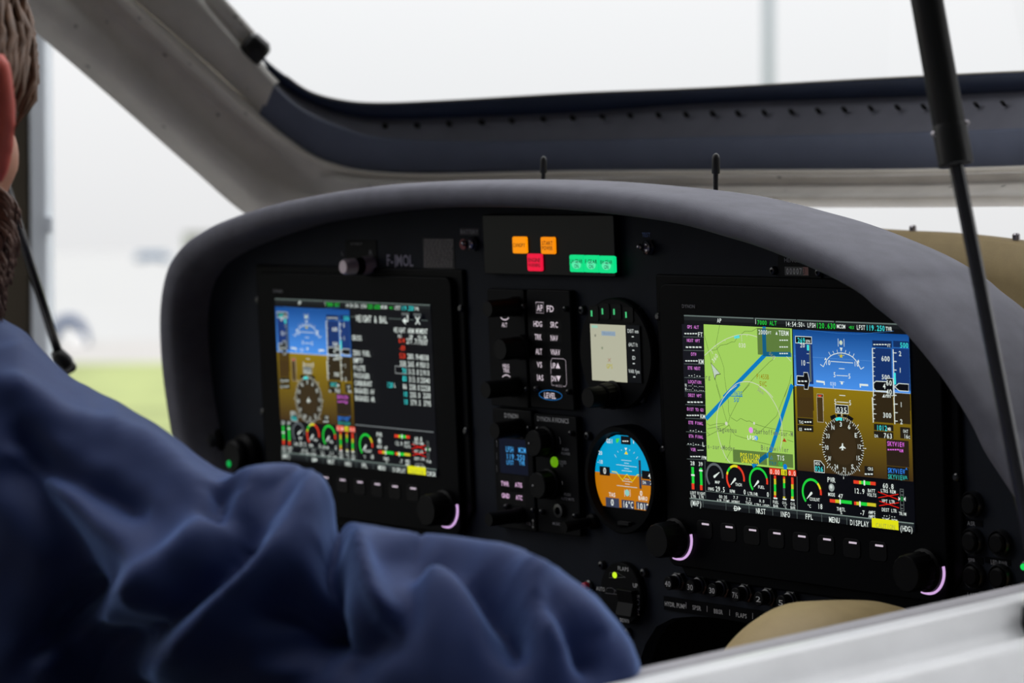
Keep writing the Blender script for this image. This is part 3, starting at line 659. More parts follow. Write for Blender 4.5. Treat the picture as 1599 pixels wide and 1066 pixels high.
    for x_, y0_, y1_ in ((115,562,650),(395,600,685),(680,635,718)): d.line([(x_,y0_),(x_+3,y1_)], 0.35, LGT)
    d.text('FPL',208,298,622,60,WHT); d.text('MENU',478,600,657,60,WHT); d.text('DISPLAY',718,930,690,60,WHT)
    a_, b_ = d.P(965,700)[0]-dk, d.P(1268,735)[0]-dk
    absrect(a_, b_, -SH/2+0.0064, -SH/2+0.0002, (222,222,20)); d.text('CAUTION',1008,1228,722,52,(168,172,60))
    d.text('(HDG)' if right else 'CURSR',1282,1432,755,60,WHT)
    # flight display half
    px = (0.0 if right else (dk-SW/2)-PFDX+0.0) if not right else dk
    d.dx = dk if right else (dk-SW/2-PFDX)
    o = d.dx
    d.part = 'flight_view'; XR = SW/2 if right else SW/2
    xa, xb = PFDX, SW/2
    zt = SH/2-0.0069; zh0 = d.P(75,0)[1]
    d.view = V4; zh = (d.P(75,797)[1]+d.P(1340,884)[1])/2; zb = -SH/2+0.0385; d.view = V5; zb = (d.P(105,833)[1]+d.P(1400,950)[1])/2
    def plate(nm, z0_, z1_, m): build(nm, MB().add([(xa+o,-0.0001,z0_),(xb+o,-0.0001,z0_),(xb+o,-0.0001,z1_),(xa+o,-0.0001,z1_)], [(0,1,2,3)]), m, rt)
    plate('sky_image', zh, zt, M_sky); plate('ground_image', zb, zh, M_gnd)
    d.k = 40
    d.view = V4
    d.line([(80,798),(1362,886)], 0.45, (190,205,215))
    d.line([(200,175),(560,215),(800,222),(1000,205),(1180,190)], 0.2, (60,120,190)); d.line([(70,466),(1350,548)], 0.2, (95,150,215))
    # speed tape
    d.rect(96,330,282,772,(20,50,112)); d.rect(105,800,290,1066,(70,52,14)); d.rect(244,345,262,750,(90,104,100))
    d.rect(92,254,266,322,BLK,WHT,1.0); d.text('269',110,196,291,56,CYN); d.text('KPH',203,252,302,34,WHT)
    d.text('20',138,195,347,44,WHT); d.text('10',145,200,540,60,WHT); d.line([(214,540),(244,542)],0.4,WHT); d.line([(214,440),(240,442)],0.3,WHT); d.rect(216,342,240,405,CYN)
    bx = [(105,685),(180,690),(180,648),(225,650),(245,745),(228,836),(186,833),(186,787),(105,780)]
    d.poly(bx, BLK); d.line(bx, 0.5, WHT, closed=True); d.dashes(112,222,745,3,WHT,0.9)
    # bank scale
    d.line(resample([(400,585),(430,520),(480,465),(540,440),(600,432),(660,445),(720,475),(770,530),(815,612)], 25), 0.5, WHT)
    d.line([(365,558),(400,585)],0.5,WHT); d.line([(815,612),(850,590)],0.5,WHT)
    for q in ([(458,422),(478,462)],[(505,410),(520,446)],[(550,398),(560,436)],[(648,402),(640,440)],[(692,420),(682,455)],[(742,440),(725,478)]): d.line(q,0.4,WHT)
    d.poly([(410,512),(422,482),(436,505)],WHT); d.poly([(775,525),(790,505),(800,540)],WHT)
    d.poly([(582,372),(612,374),(598,420)],WHT); d.poly([(580,480),(598,438),(614,484)],AMB); d.line([(565,455),(632,460)],0.4,AMB)
    d.line([(563,272),(565,360)],0.4,WHT); d.line([(628,276),(631,362)],0.4,WHT); d.disc(595,318,18,(200,215,190))
    d.text('10',420,480,536,54,WHT); d.text('10',736,796,552,54,WHT); d.line([(482,525),(730,543)],0.45,WHT)
    for q in ([(572,605),(635,608)],[(545,681),(672,687)],[(578,901),(645,906)],[(550,974),(680,983)]): d.line(q,0.45,WHT)
    for x_, y_ in ((525,672),(690,688),(533,970),(697,984)): d.text('5',x_-14,x_+14,y_,54,WHT)
    d.line([(322,745),(415,756)],1.3,WHT); d.line([(410,752),(412,788)],1.0,WHT); d.line([(803,783),(898,790)],1.3,WHT); d.line([(810,783),(812,815)],1.0,WHT)
    d.text('030',474,542,772,40,(200,220,240)); d.line([(510,800),(512,820)],0.4,WHT); d.line([(580,748),(632,754)],0.35,WHT); d.disc(606,766,12,WHT)
    d.rect(336,890,400,1066,(72,54,14),(190,180,160),0.7); d.poly([(340,898),(385,900),(360,935)],RED)
    # altitude and climb tapes
    d.rect(945,296,1160,370,(12,38,84)); d.dashes(952,1108,338,5,WHT,0.7); d.text('FT',1112,1148,350,36,WHT)
    d.rect(1178,300,1352,370,(14,46,96)); d.text('500',1250,1346,345,56,CYN)
    d.rect(950,380,1162,845,(18,48,104)); d.rect(1184,385,1360,845,(20,52,112)); d.rect(955,870,1175,1066,BRN); d.rect(1196,880,1368,1066,BRN)
    d.line([(946,378),(962,1066)],0.8,WHT); d.line([(1176,392),(1194,1066)],0.7,WHT)
    for k in range(7): y_ = 380+51*k; d.line([(946+k,y_),(968+(10 if k%2 == 0 else 0),y_+2)],0.4,WHT)
    for k in range(4): y_ = 897+50*k; d.line([(960+k,y_),(985,y_+2)],0.4,WHT)
    for y_ in (430,525,620,900,1000): d.line([(1180,y_),(1215,y_+2)],0.5,WHT)
    d.text('600',1045,1142,493,56,WHT); d.text('500',1048,1142,697,50,WHT); d.text('400',1056,1152,914,50,WHT)
    d.text('2',1238,1270,438,54,WHT); d.text('1',1240,1272,622,54,WHT); d.text('1',1248,1282,1004,54,WHT)
    d.rect(1186,652,1208,780,CYN)
    ab = [(960,770),(985,745),(1108,750),(1108,712),(1178,716),(1180,905),(1112,902),(1112,856),(985,850),(962,820)]
    d.poly(ab[2:8], BLK); d.poly([ab[0],ab[1],ab[2],ab[7],ab[8],ab[9]], BLK); d.line(ab, 0.5, WHT, closed=True)
    d.text('4',1062,1096,800,58,WHT); d.text('60',1098,1166,762,58,WHT); d.text('40',1098,1166,862,58,WHT)
    vb = [(1196,806),(1240,770),(1350,778),(1350,858),(1245,850)]; d.poly(vb, BLK); d.line(vb, 0.5, WHT, closed=True)
    d.view = V5
    d.rect(117,0,296,230,(66,48,16)); d.rect(345,0,409,278,(66,50,20),(190,180,160),0.7)
    d.rect(120,236,298,308,(28,24,16)); d.rect(122,318,300,388,(28,24,16))
    d.text('TAS',137,188,280,34,WHT); d.dashes(195,282,279,3,WHT,0.9); d.text('GS',137,174,361,34,WHT); d.dashes(195,282,361,3,WHT,0.9)
    d.rect(985,0,1208,285,BRN); d.rect(1226,0,1400,300,BRN); d.line([(970,0),(982,285)],0.8,WHT); d.line([(1215,0),(1226,304)],0.7,WHT)
    for y_ in (20,78,130,185,240): d.line([(976,y_),(1016,y_+3) if y_ in (78,185) else (1000,y_+3)],0.4,WHT)
    d.text('300',1088,1188,200,56,WHT); d.text('1',1282,1314,82,54,WHT); d.text('2',1284,1316,275,54,WHT)
    for y_ in (75,172,268): d.line([(1220,y_),(1258,y_+2)],0.5,WHT)
    d.rect(990,306,1210,378,(30,26,18)); d.text('1012',1015,1140,342,58,CYN); d.text('MB',1144,1184,358,34,WHT)
    d.rect(990,388,1210,464,(30,26,18)); d.text('DA',996,1038,436,34,WHT); d.text('763',1100,1198,433,56,WHT)
    d.rect(1288,340,1402,468,(34,28,18)); d.text('OAT',1320,1378,382,36,WHT); d.text('16c',1328,1402,440,48,WHT)
    d.rect(1132,484,1388,782,(40,30,20)); d.text('SKYVIEW',1138,1336,522,52,(228,110,228)); d.dashes(1142,1276,592,5,(228,110,228),0.8); d.text('KM',1280,1322,603,36,(228,110,228))
    d.rect(1140,792,1386,930,(22,20,18)); d.text('SKYVIEW',1145,1342,826,54,(50,140,250)); d.text('^',1346,1372,818,40,(50,140,250)); d.text('SKYVIEW',1147,1342,896,52,(50,180,170)); d.text('R',1346,1372,908,34,(50,180,170))
    hb = [(312,716),(385,722),(428,775),(430,855),(318,845)]; d.poly(hb,(24,22,18)); d.line(hb,0.5,WHT,closed=True); d.text('HDG',323,378,748,34,WHT); d.text('026',320,416,806,56,CYN)
    d.rect(885,782,985,890,(24,22,18)); d.text('CRS',920,982,808,34,WHT); d.dashes(882,982,869,3,WHT,0.9)
    # compass rose
    d.disc(640,556,232,(46,36,18),40); d.disc(640,556,150,(54,42,22),32)
    c = d.P(640,556); r = d.rad(640,556,238)
    for k in range(72):
        a_ = math.radians(90-k*5+35); L = 0.88 if k%2 == 0 else 0.94
        if k%6 == 0: L = 0.86
        u = np.array([math.cos(a_), math.sin(a_)]); d.line([c+u*r, c+u*r*L], 0.42, WHT, raw=True)
    for a_ in (45,90,135,225,270,315,0,180): 
        u = np.array([math.cos(math.radians(a_)), math.sin(math.radians(a_))]); d.line([c+u*r*1.03, c+u*r*1.11], 0.5, WHT, raw=True)
    for t_, x_, y_ in (('N',530,338),('3',620,303),('6',715,332),('E',792,428),('12',828,555),('15',814,685),('S',752,783),('21',663,818),('24',568,783),('W',493,690),('30',460,565),('33',473,435)):
        d.text(t_, x_-(18 if len(t_) == 1 else 23), x_+(18 if len(t_) == 1 else 23), y_, 50, WHT)
    for q in ([(498,212),(555,190),(570,225),(515,262)],[(700,195),(768,240),(745,272),(690,232)],[(575,190),(620,186),(625,220),(580,222)],[(648,190),(695,196),(690,228),(645,222)]): d.poly(q, BLK)
    d.rect(563,90,702,176,BLK,WHT,1.0); d.text('035',570,692,137,60,WHT)
    d.poly([(562,232),(600,224),(638,232),(636,266),(605,258),(566,266)],CYN)
    d.poly([(634,520),(646,520),(648,550),(676,572),(676,582),(648,574),(647,588),(656,598),(626,598),(633,588),(632,574),(606,580),(606,570),(632,550)],WHT)
    # the other half
    d.dx = dk
    if right:
        d.part = 'data_column'; d.view = V1
        d.rect(262,310,480,1066,(14,15,24))
        for t_, a_, b_, y_ in (('GPS ALT',303,424,331),('NEXT WPT',300,436,472),('DTW',344,400,615),('ETE NEXT',310,442,758),('LOCATION',313,449,900),('DEST WPT',315,453,1041)): d.text(t_, a_, b_, y_, 32, MAG)
        for y_, a_, b_ in ((437,265,480),(578,268,484),(718,272,488),(860,276,492),(1003,282,496)): d.line([(a_,y_-2),(b_,y_+3)],0.3,LGT)
        d.dashes(272,410,402,5,WHT,0.8); d.text('FT',414,466,410,44,WHT); d.dashes(286,458,543,5,WHT,0.9); d.dashes(282,416,685,5,WHT,0.8); d.text('KM',424,476,692,46,WHT)
        d.text('--:--',312,450,830,46,WHT); d.text("N --'--.---",282,478,937,30,WHT); d.text("W---'--.---",282,482,977,30,WHT)
        d.view = V2
        for t_, a_, b_, y_ in (('DIST TO GO',196,391,288),('ETE FINAL',212,387,448),('ETA FINAL',216,389,609),('VSR',240,300,768)): d.text(t_, a_, b_, y_, 36, MAG)
        for y_, a_, b_ in ((240,175,420),(403,180,425),(563,184,428),(718,190,434),(886,194,438)): d.line([(a_,y_-4),(b_,y_+6)],0.3,LGT)
        d.dashes(196,388,207,5,WHT,0.9); d.dashes(188,342,364,5,WHT,0.8); d.text('KM',354,412,375,48,WHT); d.text('--:--',222,382,535,50,WHT); d.text('--:-- L',196,406,692,50,WHT)
        d.dashes(320,394,778,4,WHT,0.4); d.dashes(232,358,853,4,WHT,0.8); d.text('FPM',368,426,865,38,WHT)
        # moving map
        d.part = 'moving_map'; d.view = (0,0,1)
        d.flat([d.P(1101.8,505.8),d.P(1239.6,512.4),d.P(1244.2,733.0),d.P(1107.1,719.4)], [(0,3,2,1)], (160,206,92))
        RD = (84,112,50); d.view = V1
        for q in ([(645,315),(605,520),(625,580),(665,680),(690,760),(695,850),(715,990)],[(1035,345),(980,378),(905,378),(820,455),(800,490),(770,488),(720,512),(650,525),(610,570),(560,575)],[(487,420),(545,640),(600,880),(655,1066)],[(1220,655),(1160,700),(1060,800),(985,880),(885,1005)],[(1390,830),(1370,920),(1320,1060)]): d.line(q,0.3,RD)
        d.line([(1107,330),(1117,615)],3.2,BLU); d.line([(1100,620),(1392,625)],2.6,BLU); d.line([(1120,620),(688,1066)],3.2,BLU)
        d.line([(1392,945),(1355,1080)],3.3,BLU)
        d.view = V2
        for q in ([(545,0),(600,190),(650,370),(680,460)],[(655,0),(690,200),(690,320),(710,380)],[(940,0),(850,100),(790,220),(705,390),(685,460)],[(720,390),(790,435),(835,400),(905,435),(940,430),(1000,465),(1130,505),(1300,540),(1460,560)],[(432,460),(470,485),(550,465),(660,460)],[(440,525),(560,500),(680,462)],[(432,560),(470,600)],[(440,610),(540,560),(610,545),(700,480)],[(690,470),(740,560),(770,600),(850,625),(940,650),(1040,680),(1190,715)],[(720,560),(705,700),(720,780),(660,900)],[(1410,0),(1290,300),(1265,370),(1130,500),(1030,590)],[(1390,655),(1462,680)]): d.line(q,0.3,RD)
        d.line([(820,-15),(425,405)],3.3,BLU); d.line([(1450,0),(1320,400),(1175,840)],3.3,BLU); d.line([(1190,815),(975,965)],3.3,BLU)
        WL = (205,212,190); d.view = V1
        d.line(resample([(488,630),(560,565),(610,522),(700,465),(760,440),(830,418),(920,410),(1000,425),(1100,462),(1200,520),(1290,585),(1388,690)],36),0.45,WL)
        for q in ([(556,575),(575,612)],[(605,525),(612,545)],[(700,465),(705,480)],[(872,414),(878,485)],[(930,412),(930,432)],[(1165,490),(1155,510)],[(1220,532),(1208,575)]): d.line(q,0.35,WL)
        d.line(resample([(690,1066),(760,980),(830,920),(920,900),(1000,915),(1090,960),(1160,1020),(1200,1066)],24),0.5,WL)
        d.poly([(796,430),(850,414),(855,448),(800,455)],(90,215,215)); OUT = (104,122,84)
        d.text('030',843,918,522,46,(214,220,200)); d.text('360',560,634,655,46,(214,220,200),ang=0.8); d.text('060',1154,1228,625,46,(214,220,200),ang=-0.6)
        d.poly([(553,700),(660,824),(612,834),(597,888)],(60,70,40)); d.poly([(558,712),(650,818),(606,828),(597,868)],(190,208,190))
        d.text('rg',498,552,850,46,OUT); d.text('P1455B',1030,1160,845,50,(150,134,10)); d.text('5VC',1058,1136,920,50,(150,134,10)); d.text('FIW63G',752,882,1020,52,BLU); d.line([(745,1050),(885,1056)],0.5,BLU)
        d.view = V2
        d.line(resample([(790,10),(700,80),(620,180),(570,290),(555,400),(553,500),(575,620),(610,740),(660,860),(710,925)],30),0.5,WL)
        d.line(resample([(1060,20),(1150,90),(1230,200),(1290,320),(1320,430),(1330,550),(1325,680),(1300,790)],26),0.5,WL)
        d.text('50',752,818,178,50,BLU); d.text('5km',1036,1114,72,44,(150,158,130),ang=-0.5)
        d.text('Haguenau',555,790,522,60,OUT); d.text('Oberhoffen-sur-M',985,1460,548,60,OUT); d.text('s-sur-Moder',440,772,728,56,OUT); d.text('Bischwiller',1078,1412,745,60,OUT)
        d.disc(668,462,16,WL,12); d.disc(998,458,12,WL,12); d.disc(960,540,25,(226,150,232)); d.disc(1022,634,20,(40,150,235)); d.text('LFSH',915,1025,625,48,(240,245,235))
        d.poly([(1335,675),(1357,632),(1385,680)],(170,60,20))
        DG = (92,122,58)
        d.rect(748,785,1150,936,DG); d.line([(1052,912),(1148,838)],3.2,(0,92,140)); d.text('POSITION',832,1062,836,56,(228,226,40)); d.text('UNKNOWN',846,1054,896,56,(228,226,40))
        d.rect(1170,815,1462,975,DG); d.text('TIS',1272,1360,865,56,WHT); d.line([(1190,880),(1206,842),(1222,884)],0.4,BLU,closed=True); d.text('TRF',1175,1270,930,40,(0,110,120)); d.text('OK',1288,1346,940,52,GRN); d.disc(1368,975,24,(0,120,215),16)
        d.view = V1; d.rect(1042,350,1386,628,DG); d.line([(1108,352),(1117,612)],3.8,(10,92,130)); d.line([(1100,613),(1386,616)],3.0,(10,92,130))
        d.text('2000',1050,1148,385,46,WHT); d.text('FT',1152,1186,392,30,WHT); d.poly([(1230,412),(1241,378),(1253,414)],WHT); d.text('TERM',1262,1366,394,50,WHT)
        for y_ in (470,540,608): d.dashes(1268,1362,y_,4,WHT,0.8)
        d.text('060',1160,1226,625,40,(120,136,100),ang=-0.6)
    else:
        d.part = 'weight_page'; VL=(400,440,4.847); d.view = VL; d.dx = 0.0
        d.text('WEIGHT & BAL',765,1005,275,50,WHT)
        d.line([(725,262),(760,264)],0.5,LGT); d.line([(1015,276),(1310,292)],0.5,LGT)
        d.rect(1112,232,1170,252,(90,96,96)); d.rect(1202,238,1260,256,(90,96,96)); d.rect(1112,254,1172,300,(22,24,30)); d.rect(1202,258,1262,300,(22,24,30))
        d.line([(1158,250),(1160,295),(1128,292)],1.5,WHT); d.poly([(1118,292),(1142,268),(1144,322)],WHT); d.text('X',1212,1256,290,58,WHT)
        d.text('WEIGHT',1052,1142,362,38,WHT); d.text('ARM',1158,1206,368,38,WHT); d.text('MOMENT',1220,1310,370,38,WHT); d.text('KG',1086,1112,408,24,WHT); d.text('CM',1170,1196,410,24,WHT); d.text('KG-CM',1236,1300,414,24,WHT)
        for i, t_ in enumerate(('GROSS','','ZERO FUEL','EMPTY','PILOTE','PASSAGER','CARBURANT','BAGAGES AV','BAGAGES AR')):
            if t_: y_ = 420+57*i; d.text(t_,738+3*i,738+3*i+14.8*len(t_),y_,38,WHT)
        for i, (w_, c_, a_, m_) in enumerate((('614',RED,'277.7','170507'),('-89',RED,'',''),('528',RED,'280.9','148338'),('358',WHT,'265.4','95013'),('70',CYN,'313.0','21910'),('80',CYN,'313.0','25040'),('86',WHT,'258.0','22258'),('10',CYN,'250.0','2500'),('10',CYN,'379.5','3795'))):
            y_ = 440+58*i; x_ = 4*i
            d.text(w_,1138+x_*0.7-16*len(w_),1138+x_*0.7,y_,38,c_)
            if a_: d.text(a_,1148+x_,1148+x_+16*len(a_),y_+5,40,WHT); d.text(m_,1312+x_*0.8-14.5*len(m_),1312+x_*0.8,y_+12,40,WHT)
        d.frame(1068,640,1152,690,(170,176,176),1.0); d.text('120',1002,1050,776,38,CYN); d.text('L',1056,1072,780,30,WHT)
        d.view = (400,640,4.4417); d.line([(700,100),(1243,152)],0.7,(120,126,128))
    d.flush()
    # keys, illuminated bars and the two knobs
    keys = [(1101.6,818.1),(1138.7,822.7),(1175.4,827.4),(1213.3,832.4),(1252.3,837.2),(1291.6,841.9),(1331.8,847.1),(1373,851.6)]
    for kx, ky in keys:
        c = at(kx, ky, 0); x_ = c[0]+dx
        k = build('key', MB().prism(rrect(x_-0.0095, x_+0.0065, c[2]-0.0105, c[2]+0.0025, 0.003, 3), 0.0001, 0.001), M_knob, rt, bevel=0.0003)
        build('light_bar', MB().box((x_-0.0034,-0.0004,c[2]-0.0006),(x_+0.0034,0.0002,c[2]+0.0006)), em((205,190,205)), k)
    for bx_ in (-0.1235, 0.1185):
        bz = -0.0915
        k = knob(rt, (bx_+dx, bz), 0.0128, 0.021, 0.0006, label='round black rotary knob')
        build('light_ring', MB().lathe((bx_+dx,0,bz), [(0.0146,-0.0004),(0.0149,-0.0016),(0.0160,-0.0016),(0.0163,-0.0004)], 24, math.radians(-108), math.radians(14)), em((212,170,226)), k, label='lilac light ring')
    sv = (0,0,1)
    for sx_, sz_ in ((-0.1405,0.0655),(0.1425,0.0655),(-0.1405,-0.03),(0.1425,-0.03)):
        build('screw', MB().lathe((dx+sx_,0,sz_), [(0.0028,FY-0.003),(0.0028,FY-0.0048),(0.0018,FY-0.0056)], 10), M_screw, rt, smooth=True, angle=35)
    return rt
display(0.0, 'large right-hand flight display showing green moving map and artificial horizon', True)
display(SEP, 'large left-hand flight display showing weight and balance page', False)

# ------------------------------------------------------------------ annunciator panel
VA = (580,310,3.331)
rt = thing('annunciator_panel', 'glossy black annunciator panel with amber, red and green lamps', 'warning panel', (-0.26,0,0.09))
c0, c1 = at(752.5,335,0.002), at(962,433,0.002)
build('plate', MB().prism(rrect(c0[0],c1[0],c1[2],c0[2],0.002,3), 0.002, FY), mat('gloss_black', (7,8,11), 0.3, spec=0.12), rt, bevel=0.0008)
for (x0,y0,x1,y1), col, tx in (((733,198,803,285),(255,150,5),('CANOPY',)),((880,200,950,288),(250,142,5),('START','POWER')),((810,287,883,377),(240,22,62),('ENGINE','WARNING')),((1030,293,1102,382),(10,222,132),('LH GEAR','ON')),((1105,295,1180,384),(10,224,134),('F GEAR','ON')),((1183,298,1260,387),(10,224,136),('RH GEAR','ON'))):
    d = Draw(rt, 0.0, VA); a, b, t_, u_ = d.rc(x0,y0,x1,y1)
    lamp = build('lamp', MB().prism(rrect(a,b,u_,t_,0.0012,2), 0.0, 0.003), em(col, 1.0), rt, bevel=0.0004, label={255:'lit amber CANOPY lamp',250:'lit amber START POWER lamp',240:'lit red ENGINE WARNING lamp'}.get(col[0], 'lit green %s ON lamp' % tx[0]))
    d = Draw(lamp, 0.0, VA); d.part = 'lettering'
    if col[0] == 10: d.disc((x0+x1)/2,(y0+y1)/2+6,24,(90,238,172),20,0.6)
    dark = mat('lamp_print_%d' % col[0], tuple(int(v*0.25) for v in col), 0.6)
    ym = (y0+y1)/2
    for i, t in enumerate(tx):
        yy = ym if len(tx) == 1 else ym-13+26*i; wd = min(62, 11*len(t)); xm = (x0+x1)/2
        d.text(t, xm-wd/2, xm+wd/2, yy, 20, dark, mono=False)
    d.flush()

# ------------------------------------------------------------------ avionics stack
def module(name, label, x0, y0, x1, y1, view, cat='avionics', yf=0.002):
    d = Draw(None, yf, view); a, b, t_, u_ = d.rc(x0,y0,x1,y1)
    rt = thing(name, label, cat, ((a+b)/2, 0, u_))
    build('faceplate', MB().prism(rrect(a,b,u_,t_,0.002,3), yf, FY+0.002), M_mod, rt, bevel=0.0008)
    return rt, Draw(rt, yf, view)
VK = (730,440,5.33)
KEY = (214,200,210)
def mknob(rt, view, X, Y, r, L, yf=0.002):
    c = at(view[0]+X/view[2], view[1]+Y/view[2], yf-L); return knob(rt, (c[0], c[2]), r, L, yf)
rt, d = module('knob_module', 'black three-knob altitude and heading module', 178, 62, 488, 1040, VK)
mknob(rt, VK, 165, 226, 0.0066, 0.029); mknob(rt, VK, 270, 562, 0.0085, 0.023); mknob(rt, VK, 150, 900, 0.0068, 0.030)
d.part = 'lettering'; d.arc(307,232,52,230,310,0.75,KEY); d.text('ALT',285,330,356,34,KEY,mono=False); d.text('HDG',294,346,696,28,KEY,mono=False); d.text('TRK',298,350,738,28,KEY,mono=False); d.line([(295,718),(348,721)],0.25,KEY); d.arc(327,858,52,130,48,0.75,KEY); d.flush()
screws(rt, [(465,205),(490,895)], VK, 0.002, 0.0022)
rt, d = module('autopilot_panel', 'black autopilot keypad with white lettered keys and blue LEVEL key', 508, 68, 868, 1058, VK)
d.part = 'lettering'
d.frame(572,172,632,256,(190,176,186),0.9)
for t_, a_, b_, y_, h_ in (('AP',577,626,216,52),('FD',660,717,222,52),('HDG',550,620,348,44),('SRC',690,752,355,46),('TRK',560,617,457,46),('NAV',692,752,465,46),('ALT',568,620,577,46),('VNAV',692,770,583,46),('VS',578,620,687,46),('UP',695,733,695,44),('IAS',580,632,795,46),('DN',698,738,803,44),('LEVEL',640,735,942,46)): d.text(t_, a_, b_, y_, h_, KEY, mono=False)
d.poly([(735,718),(752,672),(772,720)],KEY); d.poly([(740,780),(776,784),(758,828)],KEY)
d.line([(696,765),(695,660),(705,636),(800,640),(818,655),(826,850),(815,870),(795,868)],0.5,(150,140,148)); d.line([(698,825),(705,858),(725,862)],0.5,(150,140,148)); d.text('MODE',735,788,863,20,(120,112,118),mono=False)
c = d.P(692,942); d.line([c+np.array([0.0135*math.cos(t), 0.0036*math.sin(t)]) for t in np.linspace(0,2*math.pi,29)],0.4,(30,110,180),raw=True)
d.flush()
for X, Y in ((598,216),(688,222),(585,348),(720,355),(588,457),(722,465),(594,577),(730,583),(598,687),(733,697),(605,795),(737,803)):
    c = at(VK[0]+X/VK[2], VK[1]+Y/VK[2], 0.002)
    build('key', MB().prism(rrect(c[0]-0.0085,c[0]+0.0085,c[2]-0.0038,c[2]+0.0038,0.0015,2), 0.00199, 0.004), M_knob, rt)
screws(rt, [(812,225),(570,890),(838,915)], VK, 0.002, 0.0022)
VR = (730,630,4.846)
rt, d = module('com_radio', 'black radio with blue frequency screen and pink lit keys', 205, 45, 500, 950, VR)
d.part = 'lettering'; d.text('DYNON',280,382,88,34,M_print,mono=False); d.text('PUSH',385,426,218,18,M_dim,mono=False); d.text('SQL',390,422,245,18,M_dim,mono=False)
for y_ in (300,395,490): d.text('I',216,228,y_,50,M_dim)
d.line([(495,880),(495,935)],0.4,M_print); d.poly([(487,888),(495,872),(503,890)],M_print); d.poly([(487,928),(495,944),(503,930)],M_print); d.text('VOL',443,482,905,20,M_dim,mono=False)
d.part = 'frequency_screen'; d.rect(245,268,455,532,(6,12,30))
for t_, a_, b_, y_, h_ in (('LFSH',290,348,342,40),('MCOM',386,441,350,40),('119.250',292,435,396,40),('LFST',295,350,442,32),('TWR',390,435,448,32)): d.text(t_, a_, b_, y_, h_, (70,165,235))
d.part = 'key_lettering'
for t_, a_, b_, y_ in (('TWR',255,313,602),('ATIS',360,413,612),('GND',260,318,693),('ATC',367,415,708)): d.text(t_, a_, b_, y_, 34, (235,190,232), mono=False)
d.flush()
for X, Y in ((284,602),(386,612),(289,693),(391,708)):
    c = at(VR[0]+X/VR[2], VR[1]+Y/VR[2], 0.002)
    build('key', MB().prism(rrect(c[0]-0.0078,c[0]+0.0078,c[2]-0.0065,c[2]+0.0065,0.0012,2), 0.00199, 0.004), M_knob, rt)
mknob(rt, VR, 205, 205, 0.0066, 0.024); mknob(rt, VR, 160, 878, 0.0054, 0.032)
screws(rt, [(463,188),(495,808),(292,778)], VR, 0.002, 0.0022)
rt, d = module('intercom', 'black intercom with green power lamp and two dotted knobs', 520, 90, 838, 985, VR)
d.part = 'lettering'; d.text('DYNON AVIONICS',527,765,112,34,M_print,mono=False)
for t_, a_, b_, y_ in (('PUSH',716,764,345),('POWER',710,776,375),('POWER',680,748,436),('TX',704,724,466),('PUSH',732,780,685),('AUTO MUTE',708,806,715),('MUSIC IN',645,726,905)): d.text(t_, a_, b_, y_, 20, M_dim, mono=False)
d.line([(680,452),(748,457)],0.25,M_dim); d.arc(655,285,48,30,-10,0.35,M_print); d.arc(668,600,50,15,-5,0.35,M_print); d.flush()
for X, Y in ((495,300),(525,620)):
    k = mknob(rt, VR, X, Y, 0.0105, 0.013); c = at(VR[0]+(X-30)/VR[2], VR[1]+Y/VR[2], 0.002-0.0131)
    build('pointer_dot', MB().sphere((c[0],c[1],c[2]), 0.0009, 8, 6), M_print, k)
c = at(VR[0]+652/VR[2], VR[1]+442/VR[2], 0.001)
build('power_lamp', MB().sphere((c[0],0.002,c[2]), 0.0042, 14, 8, (1,0.6,1)), em((120,190,20),0.6), rt, smooth=True, label='green power lamp')
c = at(VR[0]+690/VR[2], VR[1]+810/VR[2], 0.0)
build('jack_socket', MB().lathe((c[0],0,c[2]), [(0.0052,0.002),(0.0052,-0.001),(0.003,-0.0012),(0.0026,0.0015)], 18), M_screw, rt, smooth=True, angle=35)
screws(rt, [(535,192),(780,225),(560,818),(812,850)], VR, 0.002, 0.0022)
# toggle lever standing just right of the intercom
c = at(905,815,FY-0.001)
rt = thing('toggle_switch', 'black toggle lever at the lower right corner of the intercom', 'switch', (c[0]+0.016, 0, c[2]))
build('collar', MB().lathe((c[0]+0.0165,0,c[2]+0.002), [(0.006,FY),(0.006,FY-0.004),(0.0045,FY-0.006)], 14), M_knob, rt, smooth=True, angle=35)
build('lever', MB().tube([(c[0]+0.0165,FY-0.004,c[2]+0.002),(c[0]+0.0165,FY-0.030,c[2]+0.001)], [0.0036,0.0042], 12), M_knob, rt, smooth=True, angle=35)

# ------------------------------------------------------------------ round instruments
VF = (890,460,5.613)
c = at(958.6,552.1,0.0); rt = thing('traffic_display', 'round traffic display with pale square screen and green lamps', 'instrument', (c[0],0,c[2]-0.04))
build('bezel', MB().lathe((c[0],0,c[2]), [(0.0405,FY),(0.0405,0.0022),(0.0395,0.001),(0.01,0.001)], 48), M_mod, rt, smooth=True, angle=35)
d = Draw(rt, 0.0, VF); d.part = 'lit_screen'
d.rect(186,262,494,758,(178,178,156)); d.rect(190,268,242,290,(150,196,176)); d.rect(276,320,398,360,(140,160,178)); d.text('TRAFFIC',285,392,340,22,(116,138,160)); d.disc(222,357,8,(130,132,116),10); d.disc(283,467,8,(130,140,116),10)
d.line([(333,555),(357,590)],0.3,(150,60,30)); d.line([(357,556),(333,589)],0.3,(150,60,30)); d.text('GPS',320,376,625,38,(176,168,40))
d.part = 'lettering'; d.rect(500,268,618,772,(6,8,12))
for t_, a_, b_, y_ in (('DIST nm',505,600,317),('dALT ft',513,593,435),('ID',547,573,552),('VAR fpm',513,610,668)): d.text(t_, a_, b_, y_, 32, (196,202,200), mono=False)
for y_, x_ in ((368,551),(487,556),(603,560),(720,565)): d.rect(x_-9,y_-5,x_+9,y_+5,(196,202,200))
d.part = 'indicator_lamp'
